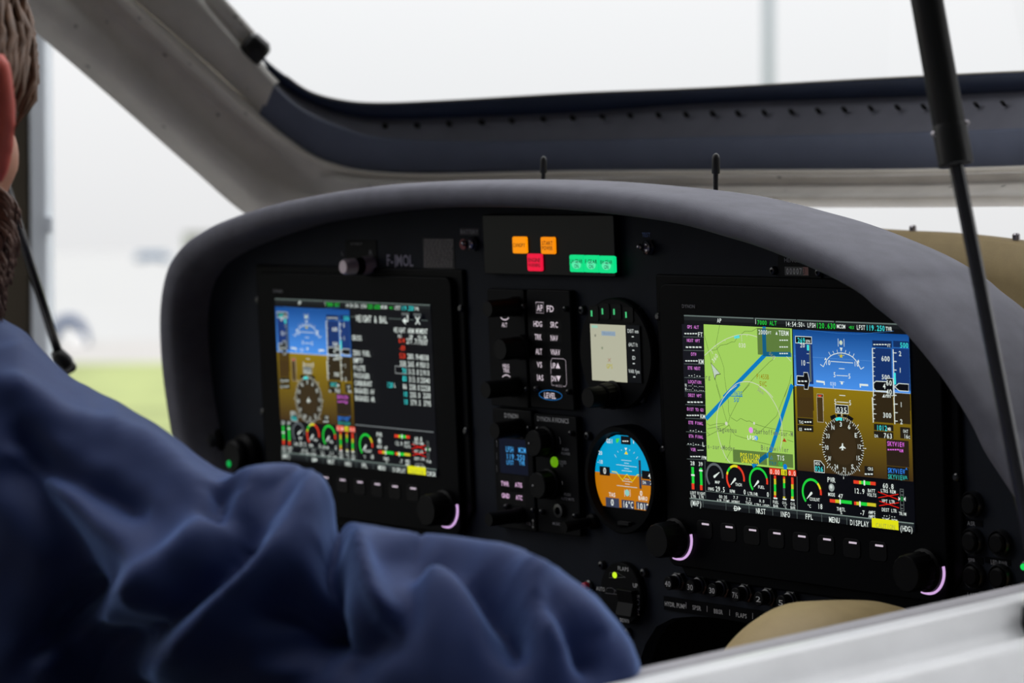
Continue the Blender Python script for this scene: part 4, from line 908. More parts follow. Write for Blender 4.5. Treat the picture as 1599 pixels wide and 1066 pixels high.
for x_, y_ in ((190,164),(285,146),(387,150),(492,176)): d.rect(x_-7,y_-26,x_+7,y_+26,(70,190,120))
d.flush()
for x_, y_ in ((205,164),(300,146),(402,150),(507,176)):
    q = at(VF[0]+x_/VF[2], VF[1]+y_/VF[2], 0.0); build('key', MB().prism(rrect(q[0]-0.0058,q[0]+0.0052,q[2]-0.0056,q[2]+0.0056,0.0015,2), 0.0004, 0.002), M_knob, rt)
q = at(VF[0]+155/VF[2], VF[1]+905/VF[2], -0.024); k = knob(rt, (q[0],q[2]), 0.0078, 0.025, 0.001); knob(rt, (q[0],q[2]), 0.0095, 0.012, 0.001)
screws(rt, [(105,135),(600,150),(635,915)], VF)
VE = (890,640,4.846)
c = at(966.4,749.4,-0.0065); cx, cz = c[0], c[2]
rt = thing('standby_horizon', 'round standby instrument with blue and amber artificial horizon', 'instrument', (cx,0,cz-0.04))
build('bezel', MB().lathe((cx,0,cz), [(0.0395,FY),(0.0395,-0.005),(0.0385,-0.0065),(0.0350,-0.0065),(0.0335,-0.001),(0.0,-0.001)], 56), M_bezel, rt, smooth=True, angle=35)
d = Draw(rt, -0.0012, VE)
rr = 0.0328; zt_, zb_ = d.P(410,192)[1], d.P(440,745)[1]; zh_ = d.P(408,488)[1]
def seg(z0, z1, n=14):
    zs = np.linspace(z0, z1, n); h = lambda z: math.sqrt(max(rr*rr-(z-cz)**2, 0))
    return [(cx+h(z), z) for z in zs]+[(cx-h(z), z) for z in zs[::-1]]
d.part = 'horizon_image'
for z0, z1, col in ((zh_,zt_,(0,158,206)),(zb_,zh_,(190,116,8))): q = seg(z0, z1); d.flat(q, [tuple(range(len(q)))], col)
d.part = 'symbols'
W2 = (235,240,235); YL = (230,215,10); DG2 = (56,62,84)
d.text('GS1',275,326,232,32,W2); d.poly([(348,216),(378,214),(362,248),(350,246)],(70,210,60)); d.rect(386,198,458,260,BLK); d.dashes(396,444,235,3,W2,0.8); d.text('T',470,492,235,34,W2)
d.text('20',216,244,322,28,W2); d.text('-10',206,248,388,28,W2)
for a_, b_ in (((390,378),(465,385)),((410,400),(447,405)),((350,412),(508,432)),((412,440),(447,445)),((392,457),(470,465)),((415,520),(450,525)),((398,535),(470,545)),((355,570),(510,588)),((417,557),(452,562)),((338,335),(352,358)),((360,310),(368,320)),((515,352),(502,370)),((490,318),(482,328)),((388,298),(394,306)),((455,298),(450,308))): d.line([a_,b_],0.35,(200,225,225))
d.poly([(414,286),(434,287),(424,306)],W2); d.poly([(413,333),(426,308),(440,336)],YL)
d.line([(318,465),(352,469),(398,530),(432,485),(473,540),(510,490),(542,488)],0.7,YL)
d.rect(226,427,303,494,BLK); d.text('0',252,276,458,46,W2); d.rect(524,380,540,595,(34,52,76)); d.rect(545,460,618,523,BLK); d.text('4',592,616,494,44,W2); d.rect(545,532,624,570,DG2); d.text('DA',552,577,546,22,W2); d.text('7',606,622,550,28,W2)
d.text('TAS',296,346,637,30,W2); d.text('0',529,551,628,38,W2); d.text('BARO',520,588,664,30,W2); d.disc(434,626,17,(140,200,190)); d.line([(414,600),(416,655)],0.3,W2); d.line([(456,600),(458,655)],0.3,W2)
d.rect(273,664,374,734,DG2); d.text('0',309,335,697,48,W2); d.rect(393,682,487,746,DG2); d.text('16°C',400,480,710,46,W2); d.rect(503,696,590,752,DG2); d.text('1012',507,602,724,46,W2)
d.flush()
q = at(VE[0]+402/VE[2], VE[1]+858/VE[2], -0.005); build('card_slot', MB().box((q[0]-0.006,-0.0052,q[2]-0.0012),(q[0]+0.006,-0.002,q[2]+0.0012)), M_hole, rt)
screws(rt, [(133,195),(567,235),(590,868)], VE)
VB = (900,850,4.703)
c = at(969.1,926.1,0.002); rt = thing('flap_selector', 'round flap selector with rocker switch and yellow lamp', 'switch', (c[0],0,c[2]-0.024))
build('plate', MB().lathe((c[0],0,c[2]), [(0.0228,FY),(0.0228,0.0028),(0.0222,0.002),(0.0,0.002)], 40), M_mod, rt, smooth=True, angle=35)
d = Draw(rt, 0.002, VB); d.part = 'lettering'
for t_, a_, b_, y_, h_ in (('FLAPS',305,383,172,28),('UP',415,450,298,30),('AUTO',146,208,320,28),('DOWN',320,386,552,28)): d.text(t_, a_, b_, y_, h_, M_print, mono=False)
d.text('PLUS',405,505,435,24,M_print,ang=math.pi/2-0.05,mono=False)
d.line([(248,205),(300,205),(360,240),(240,243)],0.22,M_dim,closed=True); d.line([(225,318),(262,318),(315,358),(300,366),(212,355)],0.22,M_dim,closed=True); d.line([(283,335),(275,360)],0.22,M_dim); d.flush()
q = at(VB[0]+275/VB[2], VB[1]+225/VB[2], 0.001); build('lamp', MB().sphere((q[0],0.002,q[2]), 0.0024, 12, 8, (1,0.6,1)), em((205,245,40)), rt, smooth=True, label='lit yellow-green lamp')
d2 = Draw(None, -0.001, VB); a, b, t_, u_ = d2.rc(310,330,425,520)
sw = build('rocker', MB().add([(a,0.002,u_),(b,0.002,u_),(b,0.002,t_),(a,0.002,t_),(a,-0.005,u_),(b,-0.005,u_),(b,-0.002,(u_+t_)/2),(a,-0.002,(u_+t_)/2),(b,-0.0035,t_),(a,-0.0035,t_)], [(0,1,5,4),(4,5,6,7),(7,6,8,9),(9,8,2,3),(1,2,8,6,5),(0,4,7,9,3)]), M_knob, rt, bevel=0.0006, label='black rocker switch')
screws(rt, [(185,150),(493,205),(375,645)], VB)
q = at(921,915,FY); rt = thing('push_button', 'small red button by the flap selector, half hidden by the sleeve', 'button', (q[0],0,q[2]))
build('ring', MB().lathe((q[0],0,q[2]), [(0.005,FY),(0.005,FY-0.002),(0.004,FY-0.003)], 16), M_screw, rt, smooth=True, angle=35); build('cap', MB().lathe((q[0],0,q[2]), [(0.0036,FY),(0.0036,FY-0.006),(0.0028,FY-0.007)], 16), mat('red_plastic', (190,30,60), 0.4), rt, smooth=True, angle=35)

# ------------------------------------------------------------------ circuit breakers with label strip
caps = [(670,285,'40','first, marked 40 above HYDR. PUMP'),(835,310,'30','second, marked 30 above SPSR'),(995,335,'30','third, marked 30 above BBSR'),(1165,368,'7½','fourth, marked 7½ above FLAPS'),(1335,398,'2','fifth, marked 2 above TRIM'),(1500,425,'5','sixth, marked 5, half hidden by beige cushion')]
for X, Y, tx, lb in caps:
    L = 0.0125; q = at(VB[0]+X/VB[2], VB[1]+Y/VB[2], FY-L); x_, z_ = q[0], q[2]
    rt = thing('circuit_breaker', 'black push breaker %s' % lb, 'breaker', (x_,0,z_-0.006), 'breakers in a row under the right display')
    build('nut', MB().lathe((x_,0,z_), [(0.0072,FY),(0.0072,FY-0.003),(0.0062,FY-0.0038),(0.005,FY-0.0038)], 6), M_screw, rt)
    build('collar', MB().lathe((x_,0,z_), [(0.0058,FY-0.003),(0.0058,FY-0.0055),(0.005,FY-0.006)], 20), M_screw, rt, smooth=True, angle=35)
    bt = build('button', MB().lathe((x_,0,z_), [(0.0049,FY-0.004),(0.0049,FY-L+0.0006),(0.0044,FY-L),(0.0,FY-L)], 24), M_knob, rt, smooth=True, angle=35)
    d = Draw(bt, FY-L-0.00005, VB); d.part = 'rating'; w_ = 17*len(tx) if len(tx) < 3 else 45
    d.text(tx, X-min(w_,20), X+min(w_,20), Y, 40, M_print, mono=False); d.flush()
d0 = Draw(None, FY-0.001, VB)
a, b = d0.P(640,425), d0.P(1500,560)
rt = thing('label_strip', 'black label strip with white breaker names', 'label', ((a[0]+b[0])/2, 0, a[1]-0.004))
build('strip', MB().box((a[0],FY-0.0008,a[1]-0.0052),(b[0],FY,a[1]+0.0048)), M_bezel, rt)
d = Draw(rt, FY-0.0009, VB); d.part = 'lettering'
for t_, a_, b_, y_ in (('HYDR. PUMP',650,800,432),('SPSR',853,915,460),('BBSR',1010,1075,487),('FLAPS',1172,1250,514),('TRIM',1350,1412,538)): d.text(t_, a_, b_, y_, 32, M_print, mono=False)
for x_, y_ in ((808,446),(962,472),(1128,499),(1297,524)): d.line([(x_-2,y_-22),(x_-2,y_+22)],0.4,M_print)
d.flush()
# ------------------------------------------------------------------ right-hand push buttons
VS = (1420,640,3.553)
for X, Y, tx, lb in ((335,525,'ASR','topmost dark round button at far right, above ASR label'),(338,730,'SPR','dark round button above SPR label at far right'),(490,740,'LED PWR','dark round button above LED PWR label at far right'),(345,920,'LAND','lowest dark round button at far right, above LAND label'),(492,930,'','dark round button beside LAND button, just above the sill')):
    q = at(VS[0]+X/VS[2], VS[1]+Y/VS[2], FY-0.004)
    rt = thing('push_button', lb, 'button', (q[0],0,q[2]-0.01), 'round buttons at the right of the panel')
    build('ring', MB().lathe((q[0],0,q[2]), [(0.0088,FY),(0.0088,FY-0.003),(0.0078,FY-0.0045),(0.0066,FY-0.003)], 28), M_screw, rt, smooth=True, angle=35)
    build('cap', MB().lathe((q[0],0,q[2]), [(0.0064,FY),(0.0064,FY-0.005),(0.0052,FY-0.0062),(0.0,FY-0.0062)], 24), M_knob, rt, smooth=True, angle=35)
    d = Draw(rt, FY-0.0005, VS)
    if tx:
        a, b, t_, u_ = d.rc(X-70, Y+72, X+70, Y+125)
        build('label_plate', MB().box((a,FY-0.0004,u_+0.001),(b,FY,t_-0.001)), M_bezel, rt)
        d.part = 'lettering'; w_ = {'ASR':22,'SPR':20,'LED PWR':46,'LAND':30}[tx]; d.text(tx, X+8-w_, X+8+w_, Y+102, 24, M_dim, mono=False); d.flush()
q = at(1597,885,FY-0.003); rt = thing('indicator_lamp', 'tiny lit green lamp at the right edge of the panel', 'lamp', (q[0],0,q[2]))
build('lens', MB().sphere((q[0],FY-0.002,q[2]), 0.0022, 12, 8), em((20,220,90)), rt, smooth=True); build('ring', MB().lathe((q[0],0,q[2]), [(0.0034,FY),(0.0034,FY-0.0015),(0.0026,FY-0.002)], 16), M_screw, rt)
# ------------------------------------------------------------------ left-hand controls
q = at(357.7,723.7,FY-0.02); rt = thing('rotary_switch', 'black rotary control with green lamp at lower left of panel', 'switch', (q[0],0,q[2]-0.02))
build('ring', MB().lathe((q[0]+0.004,0,q[2]+0.006), [(0.019,FY),(0.019,FY-0.008),(0.016,FY-0.012),(0.015,FY-0.012)], 30), M_knob, rt, smooth=True, angle=35)
build('knob', MB().lathe((q[0]+0.004,0,q[2]+0.006), [(0.0145,FY),(0.0145,FY-0.018),(0.012,FY-0.020),(0,FY-0.020)], 30), M_knob, rt, smooth=True, angle=35)
build('lamp', MB().sphere((q[0],FY-0.020,q[2]), 0.0030, 12, 8, (1,0.6,1)), em((10,165,75)), rt, smooth=True, label='lit green lamp')
q = at(325,691,FY-0.008); rt = thing('vent_button', 'dull grey round knob at the far lower left of panel', 'button', (q[0],0,q[2]-0.014))
build('base', MB().lathe((q[0],0,q[2]), [(0.014,FY),(0.014,FY-0.004),(0.012,FY-0.006)], 24), M_knob, rt, smooth=True, angle=35); build('cap', MB().lathe((q[0],0,q[2]), [(0.011,FY),(0.011,FY-0.012),(0.008,FY-0.015),(0,FY-0.0155)], 24), mat('dull_grey', (62,64,66), 0.6), rt, smooth=True, angle=35)

# ------------------------------------------------------------------ top row: key switch, registration, placard, toggles, hour meter
VT = (500,360,7.268)
q = at(VT[0]+590/VT[2], VT[1]+388/VT[2], FY)
rt = thing('key_switch', 'ignition switch with bright steel barrel left of the registration letters', 'switch', (q[0],0,q[2]-0.012))
build('label_plate', MB().box((q[0]-0.036,FY-0.0006,q[2]-0.010),(q[0]+0.008,FY,q[2]+0.020)), M_mod, rt, bevel=0.0005)
M_ds = mat('dull_steel', (205,188,200), 0.35, metal=0.35, noise=0.05)
build('barrel', MB().lathe((q[0],0,q[2]), [(0.0072,FY),(0.0072,FY-0.008),(0.0064,FY-0.010),(0.0062,FY-0.027),(0.0052,FY-0.029),(0.0,FY-0.029)], 28), M_ds, rt, smooth=True, angle=35, label='bright steel barrel')
build('grip_band', MB().lathe((q[0],0,q[2]), [(0.0060,FY-0.0105),(0.0068,FY-0.011),(0.0068,FY-0.0175),(0.0060,FY-0.018)], 28), M_knob, rt, smooth=True, angle=35, label='black grip band')
d = Draw(rt, FY-0.0007, VT); d.part = 'lettering'; d.text('START',345,478,150,22,M_dim,mono=False); d.text('L',240,265,255,50,M_dim); d.text('R',555,592,250,60,M_dim); d.flush()
d = Draw(None, FY-0.0003, VT); 
rt = thing('registration_lettering', 'grey F-JMOL registration letters on the panel', 'lettering', (d.P(905,335)[0],0,d.P(905,400)[1]))
d = Draw(rt, FY-0.0003, VT); d.part = 'lettering'; d.text('F-JMOL',757,1055,335,125,mat('grey_letters', (176,170,190), 0.7),mono=False); d.flush()
d = Draw(None, FY-0.0005, VT); a, b, t_, u_ = d.rc(1170,90,1520,432)
rt = thing('placard', 'square grey placard printed with rows of tiny text', 'placard', ((a+b)/2,0,u_))
build('plate', MB().box((a,FY-0.0005,u_),(b,FY,t_)), mat('placard_dark', (52,50,52), 0.6), rt)
d = Draw(rt, FY-0.0006, VT); d.part = 'printed_lines'; mp = mat('placard_print', (150,142,140), 0.7)
for i in range(13):
    y_ = 105+25*i; n_ = random.Random(i)
    x_ = 1182
    while x_ < 1500:
        w_ = n_.randint(14,44); d.rect(x_, y_-7, min(x_+w_,1508), y_+6, mp); x_ += w_+7
d.flush()
def toggle(px, py, label, tx, tbox):
    q = at(px, py, FY-0.004); rt = thing('toggle_switch', label, 'switch', (q[0],0,q[2]-0.006))
    build('nut', MB().lathe((q[0],0,q[2]), [(0.0062,FY),(0.0062,FY-0.002),(0.005,FY-0.0026)], 6), M_screw, rt)
    build('collar', MB().lathe((q[0],0,q[2]), [(0.0048,FY),(0.0048,FY-0.005),(0.0036,FY-0.006),(0.003,FY-0.004)], 20), M_steel, rt, smooth=True, angle=35)
    build('lever', MB().tube([(q[0],FY-0.003,q[2]),(q[0],FY-0.010,q[2]+0.001),(q[0],FY-0.012,q[2]+0.0014)], [0.0016,0.0022,0.0012], 12), M_steel, rt, smooth=True)
    d = Draw(rt, FY-0.0005, VA); d.part = 'lettering'
    if tx == 'TEST': d.text(tx, *tbox, 22, mat('blue_print', (90,120,190), 0.6), mono=False)
    else: d.rect(tbox[0], tbox[2]-18, tbox[1], tbox[2]+18, mat('label_dim', (70,66,70), 0.7)); d.text(tx, tbox[0]+4, tbox[1]-4, tbox[2], 20, M_dim, mono=False)
    d.flush(); return rt
rt = toggle(734, 381, 'small steel toggle switch with red dot, left of annunciator panel', 'BATTERY', (460,558,172))
q = at(721,381.5,FY-0.002); build('red_dot', MB().lathe((q[0],0,q[2]), [(0.0042,FY),(0.0042,FY-0.001),(0.0,FY-0.0012)], 16), mat('red_dot', (150,30,48), 0.5), rt, label='dull red dot')
toggle(1008.7, 386.5, 'small steel toggle switch under blue TEST lettering', 'TEST', (1408,1450,188))
VH = (1100,100,2.8056)
d = Draw(None, FY-0.001, VH); a, b, t_, u_ = d.rc(322,838,512,1000)
rt = thing('hour_meter', 'black hour meter with white digits and one reddish digit', 'meter', ((a+b)/2,0,u_))
build('plate', MB().prism(rrect(a,b,u_,t_,0.002,3), FY-0.001, FY+0.001), M_mod, rt, bevel=0.0006)
d = Draw(rt, FY-0.0011, VH); d.part = 'lettering'; d.text('HENGSTLER',350,462,858,18,M_dim,mono=False); d.text('hours',365,407,950,16,M_dim,mono=False); d.text('1/100',417,445,942,12,M_dim,mono=False)
d.part = 'digit_window'; d.rect(352,888,456,926,mat('digit_black', (22,22,26), 0.4)); d.rect(432,889,455,925,mat('digit_red', (170,110,100), 0.5))
for i in range(6): d.text('0000734'[i], 358+14.5*i, 370+14.5*i, 907, 26, M_print if i < 5 else mat('digit_dark', (60,30,28), 0.5))
d.flush(); screws(rt, [(300,905),(500,912)], VH, FY, 0.003)

# lock pins on top of the hood
for px, ytop, ysh, ybot, w_, lb in ((848.7,243.5,270,281,5.0,'short black locking pin on the hood, left of the two'),(1118,239,271,297,5.8,'taller black locking pin on the hood, right of the two')):
    y_ = 0.035; p0, p1, p2 = at(px,ytop,y_), at(px-0.3,ysh,y_), at(px-0.5,ybot+6,y_); k = w_/2000
    rt = thing('locking_pin', lb, 'pin', tuple(p2), 'pins on the hood')
    build('stem', MB().tube([p2, p1], k*0.62, 12), M_rubber, rt, smooth=True, angle=40)
    build('head', MB().tube([p1, p1+(p0-p1)*0.03, p0+(p1-p0)*0.25, p0+(p1-p0)*0.08, p0], [k*0.9,k,k,k*0.75,k*0.25], 14), M_rubber, rt, smooth=True, angle=50)

# ------------------------------------------------------------------ beige cushion behind the sill
mb = MB(); prof = resample([(1095,1085),(1140,1022),(1172,983),(1206,955),(1245,939),(1290,935),(1340,935.5),(1372,940),(1400,953),(1425,975),(1450,1010)], 31)
rings = []
for x_, s_ in ((0.108,0.50),(0.112,0.72),(0.120,0.88),(0.132,0.97),(0.146,1.0),(0.160,0.985),(0.174,0.93),(0.184,0.82),(0.190,0.62)):
    base = [atx(px, py, 0.14) for px, py in prof]; cb = np.array(base[0])*0.5+np.array(base[-1])*0.5
    rings.append([(x_, cb[1]+(p[1]-cb[1])*s_, cb[2]+(p[2]-cb[2])*s_+(s_-1)*0.02) for p in base]+[(x_, base[-1][1], -0.30),(x_, base[0][1], -0.30)])
o = build('seat_bolster', MB().rings(rings), M_beige, smooth=True)
settags(o, 'rounded beige padded cushion rising behind the white sill', 'cushion')

# ------------------------------------------------------------------ the pilot
def chain(mb, pts, step=0.35):
    for (p, r), (q, s) in zip(pts[:-1], pts[1:]):
        p, q = np.array(p, float), np.array(q, float); n = max(1, int(np.linalg.norm(q-p)/(min(r,s)*step)))
        for i in range(n+1):
            t = i/n; mb.sphere(p*(1-t)+q*t, r*(1-t)+s*t, 14, 9)
def remesh(mb, vox, it):
    me = bpy.data.meshes.new('tmp'); me.from_pydata(mb.v, [], mb.f); me.update()
    o = bpy.data.objects.new('tmp', me); COL.objects.link(o)
    bm = bmesh.new(); bm.from_mesh(me); bmesh.ops.recalc_face_normals(bm, faces=bm.faces); bm.to_mesh(me); bm.free()
    md = o.modifiers.new('r', 'REMESH'); md.mode = 'VOXEL'; md.voxel_size = vox; md.use_smooth_shade = True
    ms = o.modifiers.new('s', 'SMOOTH'); ms.factor = 0.5; ms.iterations = it
    dg = bpy.context.evaluated_depsgraph_get(); dg.update()
    out = bpy.data.meshes.new_from_object(o.evaluated_get(dg))
    bpy.data.objects.remove(o); bpy.data.meshes.remove(me)
    n = len(out.vertices); co = np.empty(n*3); out.vertices.foreach_get('co', co); no = np.empty(n*3); out.vertices.foreach_get('normal', no)
    fs = [tuple(p.vertices) for p in out.polygons]; bpy.data.meshes.remove(out)
    return co.reshape(-1,3), no.reshape(-1,3), fs
HC = atd(-200, 180, 1.69)                             # head centre
hy = 0.58; hf = np.array([-math.sin(hy), math.cos(hy), -0.12]); hf /= np.linalg.norm(hf)
hr_ = np.cross(hf, [0,0,1]); hr_ /= np.linalg.norm(hr_); hu = np.cross(hr_, hf)
def H(r, f, u): return HC+hr_*r+hf*f+hu*u
sk = MB()
def ell(mb, c, a, b, cc, seg=18, rg=12):             # ellipsoid in head axes (right, front, up)
    R = []
    for i in range(1, rg):
        t = math.pi*i/rg
        R.append([c+hr_*a*math.sin(t)*math.cos(2*math.pi*k/seg)+hf*b*math.sin(t)*math.sin(2*math.pi*k/seg)+hu*cc*math.cos(t) for k in range(seg)])
    mb.rings(R)
ell(sk, H(0,-0.012,0.03), 0.076, 0.096, 0.088); ell(sk, H(0,0.03,-0.035), 0.062, 0.066, 0.085); ell(sk, H(0,0.045,-0.085), 0.045, 0.045, 0.035)
ell(sk, H(0.040,0.045,-0.02), 0.026, 0.035, 0.03); ell(sk, H(-0.040,0.045,-0.02), 0.026, 0.035, 0.03)
for k in range(5): ell(sk, H(0, 0.092+0.010*k*0.5, 0.005-0.009*k), 0.008+0.0015*k, 0.012, 0.012, 10, 8)     # nose
ell(sk, H(0,0.088,-0.062), 0.022, 0.010, 0.006, 12, 8); ell(sk, H(0,0.087,-0.072), 0.020, 0.010, 0.006, 12, 8)
ell(sk, H(0,0.088,0.028), 0.045, 0.012, 0.010, 12, 8)
for s in (1,-1):                                     # ears: helix rim, lobe and bowl
    for k in range(13):
        a = math.radians(-65+k*17); ell(sk, H(s*(0.084+0.017*math.sin(k/12*math.pi)), -0.014-0.014*math.sin(a*0.9+0.5), -0.008+0.031*math.sin(a-0.2)), 0.0068, 0.0068, 0.008, 10, 8)
    ell(sk, H(s*0.085,-0.008,-0.002), 0.008, 0.016, 0.029, 12, 8); ell(sk, H(s*0.090,-0.012,0.0), 0.006, 0.013, 0.026, 12, 8); ell(sk, H(s*0.080,0.002,-0.034), 0.006, 0.008, 0.011, 10, 8)
NB = atd(-130, 600, 1.74)
chain(sk, [((H(0,-0.035,-0.05)), 0.058), (tuple(NB), 0.06)])
PEL = np.array([-0.17, -0.80, -0.40])
CH = NB+np.array([-0.01,-0.015,-0.16])
SHR = atd(215, 820, 1.63); ELR = atd(845, 1112, 1.505); HANDR = np.array([0.02,-0.20,-0.28])
SHL = NB+np.array([-0.19,0.09,-0.07]); ELL = SHL+np.array([-0.06,0.10,-0.26]); HANDL = np.array([-0.36,-0.28,-0.30])
chain(sk, [(NB,0.055),(CH,0.11),(PEL+[0,0,0.12],0.12),(PEL,0.13)])
chain(sk, [(NB+[0,0,-0.05],0.045),(SHR+[-0.025,0.02,-0.03],0.032),((SHR+ELR)/2+[-0.025,0.022,-0.035],0.026),(ELR+[-0.01,0.008,-0.012],0.028),(HANDR,0.026)]); chain(sk, [(NB+[0,0,-0.03],0.05),(SHL,0.045),(ELL,0.036),(HANDL,0.026)])
for s, hp in ((1,HANDR),(-1,HANDL)):
    dirv = np.array([-0.15*s,0.9,-0.25]); dirv /= np.linalg.norm(dirv); sd = np.array([1,0.1,0.0])
    chain(sk, [(hp,0.025),(hp+dirv*0.05,0.022)])
    for j, (o_, L) in enumerate(((-0.028,0.062),(-0.010,0.074),(0.008,0.070),(0.025,0.055))):
        b0 = hp+dirv*0.06+sd*o_; chain(sk, [(b0,0.0095),(b0+dirv*L*0.5+[0,0,-0.006],0.0088),(b0+dirv*L*0.85+[0,0,-0.026],0.0078)])
    chain(sk, [(hp+dirv*0.02-sd*0.022*s,0.011),(hp+dirv*0.05-sd*0.045*s,0.0098),(hp+dirv*0.085-sd*0.05*s,0.0085)])
KR, KL = np.array([0.03,-0.36,-0.33]), np.array([-0.30,-0.36,-0.33])
for s, kn in ((0.09,KR),(-0.09,KL)):
    chain(sk, [(PEL+[s,0.02,-0.02],0.085),(kn,0.058),(kn+[0,0.30,-0.15],0.045),(kn+[0,0.36,-0.19],0.04)])
co, no, fs = remesh(sk, 0.006, 4)
mb = MB(); mb.add(co, fs)
M_skin = mat('skin', (196,140,116), 0.55, noise=0.06, nscale=50)
M_ear = mat('backlit_ruddy_skin', (208,98,86), 0.5, noise=0.08, nscale=60)  # ruddy ear; base colour also holds the backlit glow
for m_, w_ in ((M_skin,0.12),(M_ear,0.25)):
    b_ = m_.node_tree.nodes['Principled BSDF']; b_.inputs['Subsurface Weight'].default_value = w_; b_.inputs['Subsurface Radius'].default_value = (0.012,0.004,0.002); b_.inputs['Subsurface Scale'].default_value = 0.5
body = build('person', mb, M_skin, smooth=True, origin=tuple(PEL+[0,0,-0.13]))
settags(body, 'person in a navy jacket leaning in from the left, seen from behind', 'person')
body.data.materials.append(M_ear)
bl = np.array([(Vector(v.co)+body.location)[:] for v in body.data.vertices]) if True else None
loc_ = (bl-HC); er = loc_@hr_; ef = loc_@hf; eu = loc_@hu
isear = (np.abs(er) > 0.0745) & (np.abs(ef+0.014) < 0.035) & (np.abs(eu) < 0.055)
for p in body.data.polygons:
    if all(isear[i] for i in p.vertices): p.material_index = 1
# jacket
jk = MB()
def jp(px, py, t): return atd(px, py, t)
chain(jk, [(jp(-130,640,1.74),0.088),(jp(-20,700,1.70),0.080),(jp(130,800,1.655),0.072),(jp(250,862,1.625),0.067),(jp(390,935,1.585),0.065),(jp(560,1000,1.555),0.064),(jp(720,1050,1.53),0.063),(jp(830,1100,1.51),0.061)])
chain(jk, [(jp(830,1100,1.51),0.061),(np.array(HANDR)*0.3+np.array(ELR)*0.7,0.056),(HANDR*0.85+ELR*0.15,0.042)])
chain(jk, [(NB+[0,0,-0.06],0.09),(SHL,0.072),(ELL,0.06),(HANDL*0.85+ELL*0.15,0.042)])
chain(jk, [(NB+[0,0,-0.04],0.085),(CH,0.145),(PEL+[0,0,0.12],0.15),(PEL+[0,0,0.02],0.155)])
chain(jk, [(jp(0,760,1.70),0.09),(CH+[0.06,0.02,0],0.12),(CH+[0.04,0.02,-0.15],0.13)])
chain(jk, [(jp(180,900,1.65),0.07),(CH+[0.09,0.03,-0.03],0.10)])
co, no, fs = remesh(jk, 0.0038, 22)
px = project(co); tocam = CAMP-co; tocam /= np.linalg.norm(tocam, axis=1)[:,None]
facing = np.clip((no*tocam).sum(1)*1.6+0.75, 0, 1)*np.exp(-np.clip(np.linalg.norm(co-CAMP,axis=1)-1.85,0,9)/0.05)
def fold(pts, w, amp):
    global co
    q = resample(pts, 40); d2 = ((px[:,None,:]-q[None])**2).sum(2); i = d2.argmin(1); dd = np.sqrt(d2[np.arange(len(px)),i])
    u = i/39.0; taper = np.clip(np.minimum(u, 1-u)*5+0.25, 0, 1)
    co = co+no*(amp*np.exp(-(dd/w)**2)*taper*facing)[:,None]
FOLDS = [
 ([(-40,560),(60,590),(130,625),(200,655),(290,720),(345,770)], 34, 0.006),
 ([(352,760),(400,742),(450,738),(495,752),(512,790)], 40, 0.022),
 ([(500,770),(455,800),(400,868),(330,950),(240,1060)], 48, 0.014),
 ([(350,770),(310,830),(262,900),(250,980)], 34, 0.010),
 ([(420,790),(355,880),(290,950),(215,1000)], 26, -0.014),
 ([(350,742),(346,765),(330,800)], 26, -0.014),
 ([(516,800),(526,815),(520,850),(500,950),(470,1060)], 34, -0.020),
 ([(540,815),(562,860),(588,910),(610,955)], 24, 0.012),
 ([(560,812),(640,826),(710,840),(773,878),(809,914),(840,973),(885,1040)], 30, 0.013),
 ([(809,905),(885,955),(935,995)], 26, 0.010),
 ([(640,850),(700,862),(750,905),(793,960),(806,1030)], 34, -0.016),
 ([(610,960),(560,1010),(520,1066)], 44, -0.010),
 ([(840,890),(900,925),(950,975),(985,1040)], 26, 0.006),
 ([(850,935),(890,985),(920,1050)], 22, -0.009),
 ([(10,640),(60,690),(140,740),(230,790)], 36, -0.010),
 ([(0,700),(50,760),(110,900),(60,1040)], 50, -0.012),
 ([(60,720),(150,800),(230,880),(235,950)], 36, 0.009),
 ([(240,900),(170,960),(90,1010),(60,1066)], 36, 0.010),
]
FOLDS += [([(400,900),(455,960),(470,1040)], 80, -0.020), ([(60,960),(130,1010),(200,1066)], 90, -0.016)]
for p_, w_, a_ in FOLDS: fold(p_, w_*0.8, a_*1.45)
# fit the shoulder and sleeve outline
TX = [-60,0,40,75,100,120,150,180,210,240,270,290,310,330,350,365,380,400,430,460,480,500,512,518,522,528,540,560,600,640,660,700,760,820,870,930,975,990,1000,1010]
TY = [470,494,515,553,578,593,609,623,641,658,678,693,710,725,736,734,729,724,721,722,727,735,745,758,778,803,811,815,822,828,830,835,841,855,883,928,978,1003,1030,1066]
for _ in range(4):
    px = project(co); dep = (co-CAMP)@MP[:,1]
    xs = np.arange(-60, 1030, 6.0); top = np.full(len(xs), 1e9)
    ok = (dep < 1.9) & (px[:,0] > -66) & (px[:,0] < 1030)
    bi = np.clip(np.round((px[:,0]+60)/6).astype(int), 0, len(xs)-1)
    np.minimum.at(top, bi[ok], px[ok,1])
    good = top < 1e8; top = np.interp(xs, xs[good], top[good])
    dl_ = np.interp(xs, TX, TY)-top; dl_ = np.convolve(np.pad(dl_, 1, mode='edge'), [0.25,0.5,0.25], 'valid')
    dv_ = np.interp(px[:,0], xs, dl_); below = px[:,1]-np.interp(px[:,0], xs, top)
    wgt = np.exp(-(np.clip(below,0,1e9)/190.0)**2)*ok
    co = co+MP[:,2][None]*(-dv_*wgt*dep/FPX)[:,None]
mb = MB(); mb.add(co, fs)
M_navy = mat('navy_cloth', (32,48,96), 0.7, noise=0.05, nscale=60, bump=0.06, bscale=1500, spec=0.3, sheen=0.8)
jacket = build('jacket', mb, M_navy, body, smooth=True, label='navy blue jacket with deep sleeve folds')
md = jacket.modifiers.new('soft', 'SMOOTH'); md.factor = 0.5; md.iterations = 5
